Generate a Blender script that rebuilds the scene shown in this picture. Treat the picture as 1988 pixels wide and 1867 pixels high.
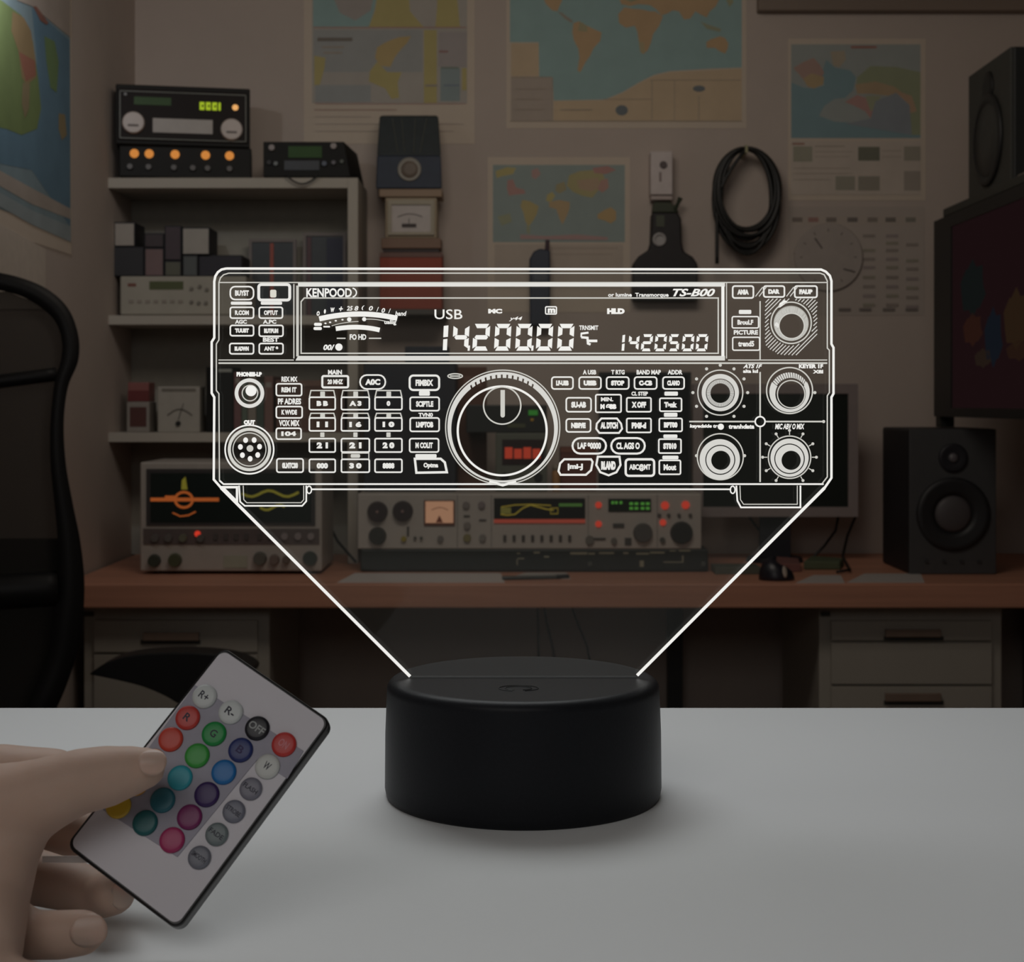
import bpy, bmesh, math, random
from mathutils import Vector, Matrix
random.seed(7)
for o in list(bpy.data.objects): bpy.data.objects.remove(o)
S = bpy.context.scene
COL = S.collection
PI = math.pi
W, H = 1988, 1867
F = 3000.0            # focal length in pixels of the 1988 px wide frame
HZ = 780.0            # picture row of the horizon
E = 1.155             # eye height above the floor

# ------------------------------------------------------------ camera
cd = bpy.data.cameras.new('camera'); cam = bpy.data.objects.new('camera', cd); COL.objects.link(cam)
cam.location = (0, 0, E); cam.rotation_euler = (PI/2, 0, 0)
cd.sensor_fit = 'HORIZONTAL'; cd.sensor_width = 36; cd.lens = 36*F/W
cd.shift_y = -(H/2-HZ)/W
cd.clip_start = .02; cd.clip_end = 50
cd.dof.use_dof = True; cd.dof.focus_distance = .64; cd.dof.aperture_fstop = 38
S.camera = cam
# ------------------------------------------------------------ world, exposure, lights
wd = bpy.data.worlds.new('world'); S.world = wd; wd.use_nodes = True
wd.node_tree.nodes['Background'].inputs[0].default_value = (.8, .85, 1, 1)
wd.node_tree.nodes['Background'].inputs[1].default_value = .02
S.view_settings.view_transform = 'Standard'; S.view_settings.look = 'None'
S.view_settings.exposure = 0; S.view_settings.gamma = 1; S.view_settings.use_curve_mapping = False
def area(name, loc, target, size, sy, power, color, spread=PI):
    l = bpy.data.lights.new(name, 'AREA'); l.shape = 'RECTANGLE'; l.size = size; l.size_y = sy
    l.energy = power; l.color = color; l.spread = spread
    o = bpy.data.objects.new(name, l); COL.objects.link(o); o.location = loc
    o.rotation_euler = (Vector(target)-Vector(loc)).to_track_quat('-Z', 'Y').to_euler()
    return o
# dim ceiling panel of the radio room, and the bright work light over the white counter
area('room_ceiling_light', (.0, 2.35, 2.34), (.16, 4.2, 1.35), .9, .5, 3.75, (1, .90, .79), 2.5)
area('corner_lamp_light', (-.95, 2.92, 2.08), (-1.037, 3.06, 2.0), .05, .05, .8, (.95, .97, 1), 2.4)
area('counter_light', (-.12, 1.15, 1.80), (.0, .60, .99), .75, .45, .98, (.97, .99, 1), 1.6)
area('rear_fill_light', (-.35, -.75, 2.05), (0, 1.2, 1.0), 1.3, .8, 3.0, (1, .97, .94), 2.6)

# ------------------------------------------------------------ helpers
def P(px, py, d): return Vector(((px-W/2)/F*d, d, E+(HZ-py)/F*d))
def X(px, d): return (px-W/2)/F*d
def Z(py, d): return E+(HZ-py)/F*d
def lin(c):
    return tuple((v/255/12.92 if v/255 <= .04045 else ((v/255+.055)/1.055)**2.4) for v in c)
MATS = {}
def M(color, rough=.6, metal=0, emit=0, scale=40, var=.10, bump=0, wood=False, name=None, spec=.5, sss=0, coat=0):
    key = (tuple(color), rough, metal, emit, scale, var, bump, wood, spec, sss, coat)
    if key in MATS: return MATS[key]
    m = bpy.data.materials.new(name or 'surface'); m.use_nodes = True
    nt = m.node_tree; b = nt.nodes['Principled BSDF']; N = nt.nodes; L = nt.links
    b.inputs['Roughness'].default_value = rough; b.inputs['Metallic'].default_value = metal
    b.inputs['Specular IOR Level'].default_value = spec
    b.inputs['Coat Weight'].default_value = coat
    tc = N.new('ShaderNodeTexCoord'); mp = N.new('ShaderNodeMapping'); L.new(tc.outputs['Object'], mp.inputs[0])
    nz = N.new('ShaderNodeTexNoise'); L.new(mp.outputs[0], nz.inputs['Vector']); nz.inputs['Scale'].default_value = scale
    nz.inputs['Detail'].default_value = 4
    if wood: mp.inputs['Scale'].default_value = (.35, 6, 9)
    mx = N.new('ShaderNodeMixRGB'); L.new(nz.outputs['Fac'], mx.inputs[0])
    c = color
    mx.inputs[1].default_value = (*[min(1, v*(1-var)) for v in c], 1)
    mx.inputs[2].default_value = (*[min(1, v*(1+var)) for v in c], 1)
    L.new(mx.outputs[0], b.inputs['Base Color'])
    if emit:
        L.new(mx.outputs[0], b.inputs['Emission Color']); b.inputs['Emission Strength'].default_value = emit
    if bump:
        bp = N.new('ShaderNodeBump'); bp.inputs['Strength'].default_value = bump; bp.inputs['Distance'].default_value = .001
        L.new(nz.outputs['Fac'], bp.inputs['Height']); L.new(bp.outputs[0], b.inputs['Normal'])
    if sss:
        b.inputs['Subsurface Weight'].default_value = sss
        b.inputs['Subsurface Radius'].default_value = (1, .35, .2); b.inputs['Subsurface Scale'].default_value = .004
    MATS[key] = m
    return m
def glow(color, s, name='glow'):
    key = ('g', tuple(color), s)
    if key in MATS: return MATS[key]
    m = bpy.data.materials.new(name); m.use_nodes = True; nt = m.node_tree
    nt.nodes.remove(nt.nodes['Principled BSDF']); e = nt.nodes.new('ShaderNodeEmission')
    e.inputs[0].default_value = (*color, 1); e.inputs[1].default_value = s
    nt.links.new(e.outputs[0], nt.nodes['Material Output'].inputs[0]); MATS[key] = m
    return m

WL = {}   # world position of things and parts
class MB:
    def __init__(s): s.v = []; s.f = []; s.m = []; s.mats = []
    def mi(s, m):
        if m is None: return 0
        if m not in s.mats: s.mats.append(m)
        return s.mats.index(m)
    def add(s, vs, fs, m=None):
        n = len(s.v); s.v += [Vector(v) for v in vs]; k = s.mi(m)
        for f in fs: s.f.append([n+i for i in f]); s.m.append(k)
        return s
    def box(s, x0, x1, y0, y1, z0, z1, m=None):
        vs = [(x, y, z) for x in (x0, x1) for y in (y0, y1) for z in (z0, z1)]
        return s.add(vs, [(0,1,3,2),(4,6,7,5),(0,4,5,1),(2,3,7,6),(0,2,6,4),(1,5,7,3)], m)
    def pb(s, a, b, c, e, d0, d1, m=None):   # box whose front face at distance d0 spans a..c, b..e of the view
        return s.box(X(a, d0), X(c, d0), d0, d1, Z(e, d0), Z(b, d0), m)
    def obox(s, c, U, V, N, u, v, n, m=None):  # oriented box
        vs = [c+U*(a*u)+V*(b*v)+N*(g*n) for a in (-1, 1) for b in (-1, 1) for g in (-1, 1)]
        return s.add(vs, [(0,1,3,2),(4,6,7,5),(0,4,5,1),(2,3,7,6),(0,2,6,4),(1,5,7,3)], m)
    def cyl(s, c, axis, r0, r1, h, n=24, m=None, sx=1, capb=True):
        c = Vector(c); a = Vector(axis).normalized(); u = a.orthogonal().normalized()
        if abs(a.y) > .9: u = Vector((1, 0, 0))
        if abs(a.z) > .9: u = Vector((1, 0, 0))
        w = a.cross(u)
        vs = []
        for k, r in ((0, r0), (h, r1)):
            for i in range(n):
                t = 2*PI*i/n; vs.append(c+a*k+u*(r*sx*math.cos(t))+w*(r*math.sin(t)))
        fs = [(i, (i+1) % n, n+(i+1) % n, n+i) for i in range(n)]
        fs.append(tuple(range(n, 2*n)))
        if capb: fs.append(tuple(reversed(range(n))))
        return s.add(vs, fs, m)
    def lathe(s, c, axis, prof, n=32, m=None, sx=1, sy=1):
        c = Vector(c); a = Vector(axis).normalized()
        u = Vector((1, 0, 0)) if abs(a.x) < .9 else Vector((0, 1, 0))
        w = a.cross(u).normalized(); u = w.cross(a)
        vs = []; fs = []
        for h, r in prof:
            for i in range(n):
                t = 2*PI*i/n; vs.append(c+a*h+u*(r*sx*math.cos(t))+w*(r*sy*math.sin(t)))
        for k in range(len(prof)-1):
            for i in range(n):
                j = (i+1) % n; fs.append((k*n+i, k*n+j, (k+1)*n+j, (k+1)*n+i))
        fs.append(tuple(reversed(range(n)))); fs.append(tuple(range((len(prof)-1)*n, len(prof)*n)))
        return s.add(vs, fs, m)
    def tube(s, pts, r, n=10, m=None, closed=False):
        pts = [Vector(p) for p in pts]; k = len(pts); rs = r if isinstance(r, (list, tuple)) else [r]*k
        vs = []; fs = []; up = None
        for i, p in enumerate(pts):
            a = pts[(i-1) % k] if (i or closed) else p; b = pts[(i+1) % k] if (i < k-1 or closed) else p
            t = (b-a).normalized()
            if up is None: up = t.orthogonal().normalized()
            up = (up-t*up.dot(t)).normalized(); w = t.cross(up)
            for q in range(n):
                an = 2*PI*q/n; vs.append(p+up*(rs[i]*math.cos(an))+w*(rs[i]*math.sin(an)))
        for i in range(k if closed else k-1):
            for q in range(n):
                j = (i+1) % k; fs.append((i*n+q, i*n+(q+1) % n, j*n+(q+1) % n, j*n+q))
        if not closed:
            fs.append(tuple(reversed(range(n)))); fs.append(tuple(range((k-1)*n, k*n)))
        return s.add(vs, fs, m)
    def prism(s, poly, T, off, m=None):   # poly 2-D -> T(p) -> extruded along vector off
        a = [Vector(T(*p)) for p in poly]; n = len(a); off = Vector(off)
        vs = a+[v+off for v in a]
        fs = [tuple(range(n)), tuple(reversed(range(n, 2*n)))]+[(i, n+i, n+(i+1) % n, (i+1) % n) for i in range(n)]
        return s.add(vs, fs, m)
    def build(s, name, mat=None, parent=None, bevel=0, smooth=False, seg=2):
        base = WL.get(parent, Vector((0, 0, 0)))
        if parent is None and s.v:
            lo = Vector([min(v[i] for v in s.v) for i in range(3)]); hi = Vector([max(v[i] for v in s.v) for i in range(3)])
            org = Vector(((lo.x+hi.x)/2, (lo.y+hi.y)/2, lo.z))
        else: org = base
        me = bpy.data.meshes.new(name); me.from_pydata([v-org for v in s.v], [], s.f)
        if s.mats:
            for m in s.mats: me.materials.append(m)
            if mat and not s.mats: me.materials.append(mat)
            for p, k in zip(me.polygons, s.m): p.material_index = k
        elif mat: me.materials.append(mat)
        bm = bmesh.new(); bm.from_mesh(me); bmesh.ops.recalc_face_normals(bm, faces=bm.faces); bm.to_mesh(me); bm.free()
        if smooth:
            for p in me.polygons: p.use_smooth = len(p.vertices) <= 4
        o = bpy.data.objects.new(name, me); COL.objects.link(o)
        if parent: o.parent = parent
        else: o.location = org
        WL[o] = org
        if bevel:
            b = o.modifiers.new('bevel', 'BEVEL'); b.width = bevel; b.segments = seg; b.limit_method = 'ANGLE'; b.angle_limit = .6
        return o
def tag(o, label, cat, group=None, kind=None):
    o['label'] = label; o['category'] = cat
    if group: o['group'] = group
    if kind: o['kind'] = kind
    return o
def thing(name, loc, label, cat, group=None):
    o = bpy.data.objects.new(name, None); COL.objects.link(o); o.location = loc; o.empty_display_size = .05
    WL[o] = Vector(loc); return tag(o, label, cat, group)
def struct(name, mb, mat, **k):
    o = mb.build(name, mat, **k); o['kind'] = 'structure'; return o

# ------------------------------------------------------------ the room
WALL = 4.25; LW = X(262, WALL); RW = 1.45
wall_m = M((.57, .485, .43), .9, scale=9, var=.05, bump=.15, name='beige wall paint')
struct('wall_back', MB().box(LW-.1, RW+.1, WALL, WALL+.1, 0, 2.5), wall_m)
struct('wall_left', MB().box(LW-.1, LW, -1.2, WALL, 0, 2.5), wall_m)
struct('wall_right', MB().box(RW, RW+.1, -1.2, WALL, 0, 2.5), wall_m)
struct('wall_front', MB().box(LW-.1, RW+.1, -1.3, -1.2, 0, 2.5), wall_m)
struct('floor', MB().box(LW-.1, RW+.1, -1.3, WALL+.1, -.1, 0), M((.16, .13, .11), .8, scale=20))
struct('ceiling', MB().box(LW-.1, RW+.1, -1.3, WALL+.1, 2.5, 2.6), M((.6, .58, .55), .9))
# wooden shelf along the wall at the top right
mb = MB().box(X(1473,4.21), RW-.001, 4.21, WALL, Z(20,4.21), Z(-20,4.21))
sh = mb.build('wall_shelf', M((.26, .20, .16), .6, wood=True, scale=6), None, bevel=.003)
tag(sh, 'brown wooden wall shelf high above the Asia map, cut by the picture edge', 'shelf')

# ------------------------------------------------------------ foreground counter
D = .65
TZ = E-(1540-HZ)/F*D          # top of the white counter
TB = (E-TZ)*F/(1373-HZ)       # distance of its back edge
t = thing('counter_table', (0, .2, 0), 'white glossy counter top carrying the lit acrylic lamp', 'table')
MB().box(-.7, .8, -.35, TB, TZ-.03, TZ).build('table_top', M((.80, .82, .825), .55, scale=3, var=.015, spec=.3), t, bevel=.0015)
for x in (-.66, .72):
    for y in (-.31, TB-.08):
        MB().box(x, x+.04, y, y+.04, 0, TZ-.03).build('leg', M((.5, .5, .5), .4, metal=.8), t)

# ------------------------------------------------------------ acrylic lamp
k = D/F
cx = X(1015.5, D); Rb = 267.5*k; TopZ = Z(1314, D)
lamp = thing('night_lamp', (cx, D, TZ), 'black round lamp with lit clear acrylic radio panel standing on the white counter', 'lamp')
hb = TopZ-TZ
prof = [(0, Rb*.975), (.0008, Rb*.99), (.004, Rb), (hb*.55, Rb*.997), (hb-.0045, Rb*.985)]
for i in range(1, 8):
    a = PI/2*i/7; prof.append((hb-.0040+.0040*math.sin(a), Rb*.985-.0045*(1-math.cos(a))))
base_m = M((.014, .015, .018), .42, scale=900, var=.2, bump=.05, spec=.15)
base = MB().lathe((cx, D, TZ), (0, 0, 1), prof, n=128).build('lamp_base', base_m, lamp, smooth=True)
sl = MB().box(X(798, D), X(1236, D), D-.0024, D+.0024, TopZ-.001, TopZ+.00015).build('slot', M((.003, .003, .003), .7), base)
# touch symbol printed on the base
tm = M((.018, .022, .024), .45)
mb = MB()
for r in (.0042, .0062):
    pts = [(cx-.002+r*1.3*math.cos(a*PI/10), D-.026+r*math.sin(a*PI/10), TopZ+.0002) for a in range(-4, 15)]
    mb.tube(pts, .00014, 5)
mb.build('touch_mark', tm, base)

pane = bpy.data.materials.new('clear_acrylic'); pane.use_nodes = True; nt = pane.node_tree
nt.nodes.remove(nt.nodes['Principled BSDF'])
tr = nt.nodes.new('ShaderNodeBsdfTransparent'); tr.inputs[0].default_value = (.985, .99, .985, 1)
em = nt.nodes.new('ShaderNodeEmission'); em.inputs[0].default_value = (.9, .95, .85, 1); em.inputs[1].default_value = .0022
ad = nt.nodes.new('ShaderNodeAddShader'); gl = nt.nodes.new('ShaderNodeBsdfGlossy'); gl.inputs['Roughness'].default_value = .05
mxs = nt.nodes.new('ShaderNodeMixShader'); mxs.inputs[0].default_value = .015
nt.links.new(tr.outputs[0], mxs.inputs[1]); nt.links.new(gl.outputs[0], mxs.inputs[2])
nt.links.new(mxs.outputs[0], ad.inputs[0]); nt.links.new(em.outputs[0], ad.inputs[1])
nt.links.new(ad.outputs[0], nt.nodes['Material Output'].inputs[0])
FY = D-.002     # front face of the panel
def TP(px, py): return (X(px, D), FY, Z(py, D))
outl = [(441,522),(1592,524),(1601,528),(1609,536),(1612,546),(1612,668),(1616,675),(1616,764),(1612,771),(1612,927),(1599,946),(1236,1311),(797,1311),(431,946),(417,930),(418,771),(413,763),(413,664),(418,656),(418,547),(420,537),(425,529),(432,524)]
panel = MB().prism(outl, TP, (0, .004, 0)).build('acrylic_panel', pane, lamp)

WH = glow((.88, .87, .83), 1.0, 'lit engraving'); GR = glow((.60, .59, .54), 1.0, 'soft lit engraving'); DG = glow((.40, .39, .35), 1.0, 'faint engraving')
class Art(MB):
    """flat engraving in panel pixels"""
    def __init__(s, col=WH, lay=0): super().__init__(); s.col = col; s.lay = lay
    def T(s, x, y): return Vector((X(x, D), FY-.00025-.00004*s.lay, Z(y, D)))
    def fill(s, pts, col=None):
        n = len(pts); s.add([s.T(*p) for p in pts]+[s.T(*p)+Vector((0, .0002, 0)) for p in pts],
              [tuple(range(n)), tuple(reversed(range(n, 2*n)))]+[(i, (i+1) % n, n+(i+1) % n, n+i) for i in range(n)], col or s.col); return s
    def line(s, pts, w=3, closed=False, col=None):
        n = len(pts); L = []; R = []
        for i in range(n):
            p = Vector(pts[i]).to_2d() if not isinstance(pts[i], Vector) else pts[i]
            a = Vector(pts[i-1]).to_2d() if (i or closed) else None
            b = Vector(pts[(i+1) % n]).to_2d() if (i < n-1 or closed) else None
            d1 = (p-a).normalized() if a is not None else None; d2 = (b-p).normalized() if b is not None else None
            if d1 is None: d1 = d2
            if d2 is None: d2 = d1
            n1 = Vector((-d1.y, d1.x)); n2 = Vector((-d2.y, d2.x)); mm = (n1+n2)
            mm = mm.normalized() if mm.length > 1e-6 else n1
            q = w/2/max(.35, mm.dot(n1))
            L.append(p+mm*q); R.append(p-mm*q)
        m = n if closed else n-1
        for i in range(m):
            j = (i+1) % n
            s.add([s.T(*L[i]), s.T(*L[j]), s.T(*R[j]), s.T(*R[i])], [(0, 1, 2, 3)], col or s.col)
        return s
    def rect(s, x0, y0, x1, y1, r=3, w=3, col=None):
        return s.line(rr(x0, y0, x1, y1, r), w, True, col)
    def bar(s, x0, y0, x1, y1, r=2, col=None): return s.fill(rr(x0, y0, x1, y1, r), col)
    def ring(s, x, y, r, w=3, ry=None, a0=0, a1=360, col=None, n=64):
        ry = ry or r; full = a1-a0 >= 360; c = n if full else n+1
        return s.line([(x+r*math.cos(math.radians(a0+(a1-a0)*i/n)), y-ry*math.sin(math.radians(a0+(a1-a0)*i/n))) for i in range(c)], w, full, col)
    def disc(s, x, y, r, ry=None, col=None, n=24):
        ry = ry or r; return s.fill([(x+r*math.cos(2*PI*i/n), y-ry*math.sin(2*PI*i/n)) for i in range(n)], col)
    def band(s, c0, r0, c1, r1, a0=0, a1=360, n=72, col=None):   # between two circles
        for i in range(n):
            q = []
            for c, r, t in ((c0, r0, i), (c0, r0, i+1), (c1, r1, i+1), (c1, r1, i)):
                a = math.radians(a0+(a1-a0)*t/n); q.append(s.T(c[0]+r*math.cos(a), c[1]-r*math.sin(a)))
            s.add(q, [(0, 1, 2, 3)], col or s.col)
        return s
    def text(s, txt, x0, y0, x1, y1, off=.02, shear=0, col=None):
        vs, fs = text_mesh(txt, off, shear)
        if not vs: return s
        a0 = min(v[0] for v in vs); a1 = max(v[0] for v in vs); b0 = min(v[1] for v in vs); b1 = max(v[1] for v in vs)
        s.add([s.T(x0+(v[0]-a0)/(a1-a0)*(x1-x0), y1-(v[1]-b0)/max(1e-6, b1-b0)*(y1-y0)) for v in vs], fs, col or s.col); return s
    def build(s, name, parent=None): return super().build(name, None, parent or panel)
def rr(x0, y0, x1, y1, r):
    r = min(r, (x1-x0)/2, (y1-y0)/2); o = []
    for cx_, cy_, a in ((x1-r, y0+r, -90), (x1-r, y1-r, 0), (x0+r, y1-r, 90), (x0+r, y0+r, 180)):
        for i in range(5):
            t = math.radians(a+90*i/4); o.append((cx_+r*math.cos(t), cy_+r*math.sin(t)))
    q = [o[0]]
    for p in o[1:]:
        if abs(p[0]-q[-1][0])+abs(p[1]-q[-1][1]) > .01: q.append(p)
    if abs(q[0][0]-q[-1][0])+abs(q[0][1]-q[-1][1]) < .01: q.pop()
    return q
TM = {}
def text_mesh(txt, off=.02, shear=0):
    k_ = (txt, off, shear)
    if k_ in TM: return TM[k_]
    c = bpy.data.curves.new('t', 'FONT'); c.body = txt; c.size = 1; c.offset = off; c.shear = shear; c.resolution_u = 3
    o = bpy.data.objects.new('t', c); COL.objects.link(o)
    dg = bpy.context.evaluated_depsgraph_get(); me = o.evaluated_get(dg).to_mesh()
    r = ([tuple(v.co) for v in me.vertices], [tuple(p.vertices) for p in me.polygons])
    o.evaluated_get(dg).to_mesh_clear(); bpy.data.objects.remove(o); bpy.data.curves.remove(c)
    TM[k_] = r; return r

# panel outline and rules
a = Art()
a.line(outl[:11], 4.6); a.line([(1599,946),(1236,1309)], 6); a.line([(797,1311),(431,946)], 6)
a.line([(431,946),(417,930),(418,771),(413,763),(413,664),(418,656),(418,547),(420,537),(425,529),(432,524),(441,522)], 4.6)
a.line([(428,932),(427,764),(422,758),(422,668),(427,660),(427,549),(430,540),(436,534),(446,531),(1590,531),(1598,534),(1604,546),(1604,676),(1608,680),(1608,762),(1604,768),(1604,925),(1594,938)], 2.4, col=GR)
a.line([(428,932),(436,939),(1597,939)], 3.2); a.line([(607,949),(1418,949)], 3)
a.line([(426,549),(1604,549)], 2.2, col=GR); a.line([(580,553.5),(1406,553.5)], 7, col=glow((.75,.74,.70),1.0))
a.line([(426,699),(572,699)], 2, col=GR); a.line([(1412,699),(1604,699)], 2, col=GR); a.line([(426,705),(1604,705)], 3.2, col=GR)
a.fill([(580,691),(1406,691),(1406,700),(575,700)], col=glow((.70,.69,.65),1.0))
a.line([(572,552),(572,696)], 2.2, col=GR); a.line([(579,555),(579,692)], 5, col=GR)
a.line([(1402,556),(1402,692)], 6); a.line([(1409,550),(1409,696)], 2, col=GR)
a.line([(586,686),(586,586),(592,579),(1393,579),(1393,686)], 2.6, True, col=GR)
a.line([(434,945),(462,945),(462,973)], 4.5, True)
a.line([(466,942),(468,973),(477,981),(588,981),(596,972),(596,942)], 3); a.line([(474,942),(475,969),(481,975),(586,975),(591,969),(591,942)], 1.8, col=GR)
a.ring(601.5,950,4.5,2.5,ry=7)
a.line([(1428,942),(1430,971),(1437,984),(1552,984),(1552,942)], 3.2); a.line([(1435,942),(1436,969),(1442,978),(1546,978),(1546,942)], 1.8, col=GR)
a.ring(1421,950,4.5,2.5,ry=7)
a.build('engraved_outline')

# display window
a = Art()
a.text('KENPOOD', 596, 560, 684, 577.5, .03); a.ring(684,568.5,9,2.4,ry=8.5,a0=-80,a1=80); a.build('engraved_logo')
a = Art(); a.text('TS-B00', 1305, 561, 1387, 576, .03, .35); a.build('engraved_lettering')
a = Art(); a.text('or lumine  Transmorque', 1180, 569, 1297, 579, .03); a.build('engraved_lettering')
a = Art()
def arc(a, p0, pm, p1, w, col=None, n=24):
    pts = []
    for i in range(n+1):
        t = i/n; c = (2*pm[0]-(p0[0]+p1[0])/2, 2*pm[1]-(p0[1]+p1[1])/2)
        pts.append(((1-t)**2*p0[0]+2*t*(1-t)*c[0]+t*t*p1[0], (1-t)**2*p0[1]+2*t*(1-t)*c[1]+t*t*p1[1]))
    a.line(pts, w, col=col)
arc(a, (621,619.5), (697,610), (772,618.5), 10); arc(a, (653,638.5), (697,635.5), (738,641), 9)
arc(a, (645,633), (670,627), (697,624.5), 1.4, GR); arc(a, (710,620), (740,622), (770,631), 1.6, GR)
for ch, x, y, s_ in (('o',619,609,6),('.',632,605,4),('w',647,602,8),('+',663,600,8),('25',680,599,12),('8',693,599,8),('(',706,598,6),('0',721,599,8),('/',734,601,5),('0',745,603,7),('/',757,604,5),('band',779,609,22)):
    a.text(ch, x-s_/2, y-4.5, x+s_/2, y+4.5, .03, .2)
for x, y in ((633,628),(642,626),(653,623),(666,621)): a.disc(x,y,2.2,1.6)
a.disc(679,620.5,4.2); a.disc(708,620,4); a.bar(611,627,626,633,2.5); a.bar(610,635,626,641,2.5); a.bar(629,633,642,636,1)
a.text('uallig', 747, 621, 770, 632, .03)
a.line([(655,657),(672,657)], 2.4, col=GR); a.line([(717,657),(741,657)], 2.4, col=GR); a.text('FO HD', 680, 649, 712, 660, .04)
a.text('00/', 629, 669, 651, 680, .04, .2); a.disc(659,674,7)
a.build('engraved_meter')
a = Art()
a.text('USB', 844, 601, 898, 620, .006); a.text('MC', 948, 600, 975, 609, .07); a.rect(1059,596,1080,610,2,2.4); a.text('m', 1063,599,1078,608,.06)
a.text('HLD', 1178, 599, 1212, 610, .09); a.text('y44', 988, 615, 1014, 624, .02, .3)
a.text('TRNSMIT', 1124, 632, 1161, 641, .03); a.line([(1127,648),(1142,646)],4); a.line([(1128,655),(1140,656),(1141,667),(1146,669)],4.5); a.line([(1140,662),(1159,662)],5); a.line([(1128,648),(1128,655)],3)
SEG = {'0':'abcdef','1':'bc','2':'abged','4':'fgbc','5':'afgcd'}
def digit(a, ch, x0, y0, w, h, t, sh=.06, gap=1.2, slim=False):
    def q(px, py): return (x0+px+(h-py)*sh, y0+py)
    m = h/2; g = gap
    segs = {'a': [(g+1,0),(w-g-1,0),(w-t*.8,t),(t*.8,t)], 'd': [(t*.8,h-t),(w-t*.8,h-t),(w-g-1,h),(g+1,h)],
            'g': [(t*.7,m-t/2),(w-t*.7,m-t/2),(w-t*.35,m),(w-t*.7,m+t/2),(t*.7,m+t/2),(t*.35,m)],
            'f': [(0,t*.35+g),(t,t+g),(t,m-t/2-g),(0,m-g)], 'b': [(w-t,t+g),(w,t*.35+g),(w,m-g),(w-t,m-t/2-g)],
            'e': [(0,m+g),(t,m+t/2+g),(t,h-t-g),(0,h-t*.35-g)], 'c': [(w-t,m+t/2+g),(w,m+g),(w,h-t*.35-g),(w-t,h-t-g)]}
    for s_ in SEG[ch]: a.fill([q(*p) for p in segs[s_]])
for ch, x, w in (('4',878,31),('2',917,32),('0',959,31),('0',1000,31),('0',1040,31),('0',1081,31)): digit(a, ch, x, 629, w, 52, 8.4)
a.fill([(862,633),(871,632),(870,654),(861,655)]); a.fill([(861,659),(869,658),(868,680),(860,680)])
a.fill([(909,671),(913,671),(912,681),(908,681)]); a.fill([(1032,671),(1036,671),(1035,681),(1031,681)])
for ch, x, w in (('4',1218,20),('2',1243,21),('0',1269,22),('5',1296,20),('0',1322,22),('0',1349,22)): digit(a, ch, x, 649, w, 33, 5.4, .10)
a.fill([(1208,651),(1213,650),(1212,664),(1207,665)]); a.fill([(1207,668),(1212,667),(1211,681),(1206,681)])
a.build('engraved_digits')

# buttons (one engraved outline with its lettering each)
def button(x0, y0, x1, y1, txt='', r=4, w=3, lab=None, col=None, ins=.2, shape=None, off=.06):
    a = Art(col or glow((.80,.79,.75),1.0))
    if shape: a.line(shape, w, True)
    else: a.rect(x0, y0, x1, y1, r, w)
    if txt:
        dx = (x1-x0)*ins; dy = (y1-y0)*.28; a.text(txt, x0+dx, y0+dy, x1-dx, y1-dy, off)
    if lab:
        if lab[0]: a.text(lab[0], *lab[1:5], .05)
        else: a.bar(*lab[1:5])
    return a.build('engraved_button')
button(449,557,494,582,'BUYST',9,lab=('',450,586,491,592)); button(504,553,564,583,'',5,5.5,lab=('',508,586,549,592))
Art().bar(526,563,538,578,3,glow((.7,.68,.6),1.0)).build('engraved_lamp_mark')
button(449,597,494,618,'R.COM',lab=('AGC',458,621,481,629)); button(505,597,550,618,'OPTUT',lab=('A.PC',512,621,538,629))
button(449,632,494,652,'TUUST',off=.09); button(505,632,551,653,'RUTPUM',lab=('BEST',512,655,543,664),off=.09)
button(448,667,494,687,'BLADWN',off=.09); button(505,667,551,687,'ANT 9')
button(538,745,587,768,'REM IT',lab=('REX MX',548,731,579,741)); button(538,789,588,811,'K WVDE',lab=('PF ADRES',541,773,586,785))
button(538,831,586,852,'104',lab=('VOX MIX',543,815,583,827)); button(539,890,590,916,'0LMTC00',off=.08)
button(627,730,677,752,'20 MHZ',3,4,lab=('MAIN',638,718,665,727)); button(700,728,749,755,'A0C',13,3)
KT = [['B B','A 3','0'],['1 1','1 6','1 0'],['2 1','2 1','2 0'],['000','3 0','8888']]
for r_, (y0, y1) in enumerate(((771,795),(811,836),(851,877),(891,916))):
    for c_, (x0, x1) in enumerate(((602,652),(664,718),(729,781))):
        a = Art(glow((.80,.79,.75),1.0)); a.rect(x0,y0,x1,y1,3,3)
        t_ = KT[r_][c_]; dx = (x1-x0)*(.28 if len(t_) > 1 else .43); a.text(t_, x0+dx, y0+7, x1-dx, y1-7, .08)
        if r_ < 2: a.line([(x0,y0),(x0+3,y0-13 if r_ == 0 else y0-9),(x1-3,y0-13 if r_ == 0 else y0-9),(x1,y0)], 2.4, col=GR); a.bar((x0+x1)/2-4,y0-11 if r_ == 0 else y0-8,(x0+x1)/2+5,y0-1,1,GR)
        elif r_ == 2: a.bar((x0+x1)/2-4,y0-12,(x0+x1)/2+4,y0-3,1,GR)
        elif c_ == 1: a.line([(x0+1,y0),(x0+1,y0-12),(x1-1,y0-12),(x1-1,y0)], 2, col=GR); a.bar((x0+x1)/2-9,y0-10,(x0+x1)/2+9,y0-3,2,GR)
        a.build('engraved_button')
button(796,729,853,757,'FIMBIX',7,4,lab=('',814,759,835,768)); button(797,771,853,797,'SCIPTLE',lab=('TVN0',813,801,841,809))
button(797,811,853,837,'LMPTOB',off=.08); button(796,851,852,877,'M COLIT',lab=('',807,881,848,888))
button(806,890,868,917,'Optma',w=4.5,shape=[(806,890),(856,890),(864,897),(868,916),(809,917)],ins=.27)
Art(GR).ring(884,730,14,2.4,ry=4.5).line([(874,730),(894,730)],2.5).build('engraved_mark')
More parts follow.
